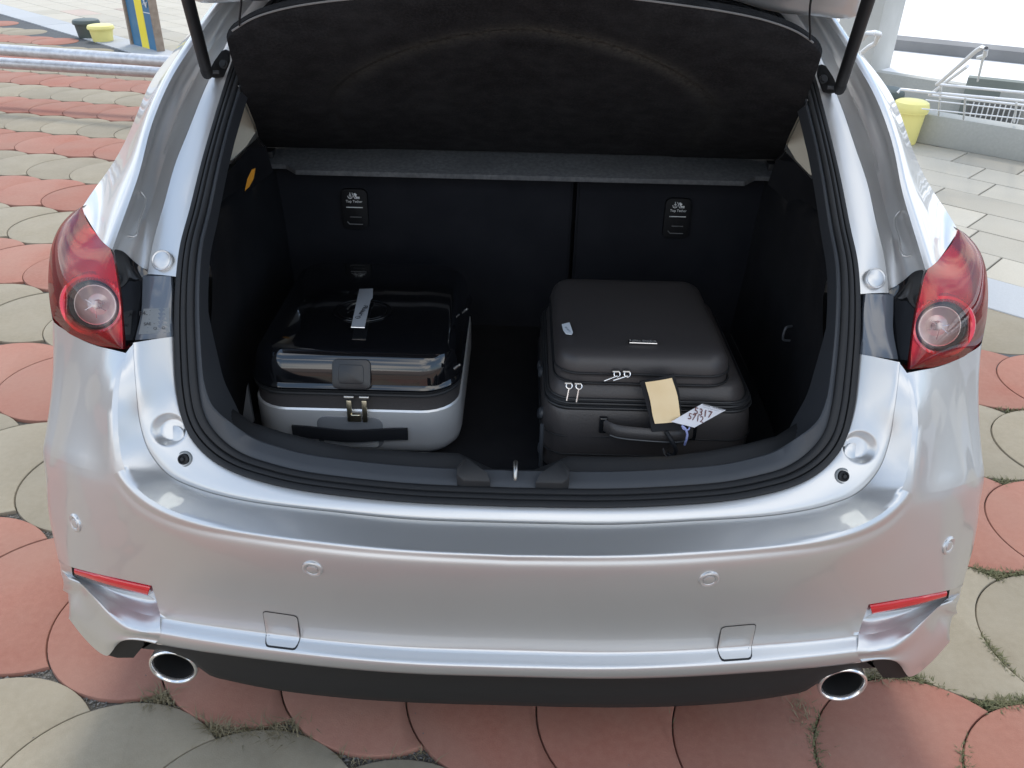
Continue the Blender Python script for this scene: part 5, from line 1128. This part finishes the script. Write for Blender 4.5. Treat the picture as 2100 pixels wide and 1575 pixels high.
for pts, r in (([(2.3931,4.0211,0.6200),(2.8035,3.8410,0.6200),(3.2317,3.6530,0.6200)], .008), ([(2.3380,4.3827,0.5000),(2.3524,4.3865,0.5200),(2.5083,4.3035,0.5200),(2.9829,4.1245,0.5200),(3.4513,3.9460,0.5200)], .009),
               ([(2.5625,4.4358,0.4800),(3.0345,4.1988,0.4800),(3.4890,3.9816,0.4800)], .008), ([(2.6171,4.5874,0.4200),(3.1260,4.3376,0.4200),(3.5895,4.1065,0.4200)], .0045), ([(2.7067,4.8017,0.3200),(3.2784,4.5688,0.3200),(3.7780,4.3488,0.3200)], .0045),
               ([(2.3931,4.0211,0.6200),(2.3597,3.9042,0.6600),(2.0539,3.0191,0.9500),(2.0206,2.9118,0.9800),(2.0189,2.8721,0.9800),(2.2060,3.2232,0.9000),(2.2805,3.4261,0.8600)], .010), ([(2.5625,4.4358,0.4800),(2.5174,4.1845,0.6000),(2.4735,3.9583,0.7000),(2.4203,3.7845,0.7600)], .009)):
    rail('rail_bar', [tuple(v) for v in pts], r)
for p in ([(2.4552,4.1002,0.6200),(2.9494,5.0409,0.2300)], [(2.2126,3.2504,0.9200),(3.1979,5.1282,0.4500)], [(2.7146,4.2849,0.5000),(3.0782,4.9378,0.2300)], [(2.9733,4.1781,0.5000),(3.4049,4.8868,0.2300)]): rail('rail_post', [tuple(v) for v in p], .007)
# terrace levels and far wall beyond
def wallbox(name, p0, p1, z0, z1, th, m, e0=0., e1=0.):
    p0, p1 = np.array(p0[:2], float), np.array(p1[:2], float); d = (p1-p0)/np.linalg.norm(p1-p0); n = np.array([-d[1], d[0]]); n = n if n[1] > 0 else -n
    a_, b_ = p0-d*e0, p1+d*e1; q = [(*a_, z0), (*b_, z0), (*(b_+n*th), z0), (*(a_+n*th), z0)]
    return prism(name, q, (0, 0, z1-z0), m)
tag(wallbox('stair_wall', (3.06, 6.65), (3.99, 5.74), 0, .24, .12, M['concrete'], 1.2, 3), 'grey speckled concrete wall behind the railings', 'wall')
tag(wallbox('upper_terrace', (3.06+.09, 6.65+.09), (3.99+.09, 5.74+.09), .0, .236, 1.6, M['white_ground'], 4, 9), kind='structure')
tag(wallbox('far_kerb', (3.56, 8.0), (4.68, 7.25), .2, .335, .35, M['concrete_band'], 8, 12), 'long dark kerb wall crossing the pale terrace in the background', 'wall')
tag(wallbox('far_terrace', (3.56+.2, 8.0+.3), (4.68+.2, 7.25+.3), .0, .331, 22, M['white_ground'], 10, 20), kind='structure')
cb = [(3.5874,6.0377,0.1900),(3.9687,5.8260,0.1900)]
tag(wallbox('concrete_block', cb[0], cb[1], 0, .315, .12, M['block'], 0, 1.5), 'raised grey-green concrete block behind the railings at the right edge', 'block')
gb = [(3.5773,5.8476,0.0400),(3.8901,5.7174,0.0400)]
gr_ = tag(empty('steel_grille', gb[0]), 'dark grille of upright steel bars between the railings and the block', 'grille'); GI = Matrix.Translation(Vector(gb[0])*-1)
pt(gr_, GI, wallbox('grille_backing', gb[0], gb[1], 0, .17, .03, M['concrete_dark'], .02, .02))
gd = Vector(gb[1])-Vector(gb[0])
for k in range(10):
    q = Vector(gb[0])+gd*(k/9)+Vector((0, -.03, 0)); pt(gr_, GI, tube('grille_bar', [(q.x, q.y, .0), (q.x, q.y, .17)], .005, M['handrail'], None, 6, smooth=False))
pb = np.array([(2.9868,6.5392,0.2360),(2.6944,6.7041,0.2360)])
pil = prism('concrete_pillar', [tuple(pb[0]*[1, 1, 0]), tuple(pb[1]*[1, 1, 0]), tuple(pb[1]*[1, 1, 0]+wn_*.5), tuple(pb[0]*[1, 1, 0]+wn_*.5)], (0, 0, 4.0), M['concrete_light'], bev=.01)
tag(pil, 'pale square concrete pillar behind the right side of the raised tailgate', 'pillar')
hl = tag(empty('wall_handrail', tuple(pb[0])), 'looped white handrail end in front of the concrete pillar', 'railing'); HI = Matrix.Translation(Vector(pb[0])*-1)
pt(hl, HI, tube('rail_loop', [(1.8876,4.3773,0.6000),(1.6667,3.3937,0.8600),(1.5157,2.8736,0.9800),(1.4976,2.7895,1.0000),(1.3954,2.5140,1.0600),(1.2570,2.1828,1.1200),(1.2430,2.1923,1.1200),(1.3210,2.4768,1.0600),(1.4827,3.1444,0.9000)], .010, M['handrail'], None, 8))
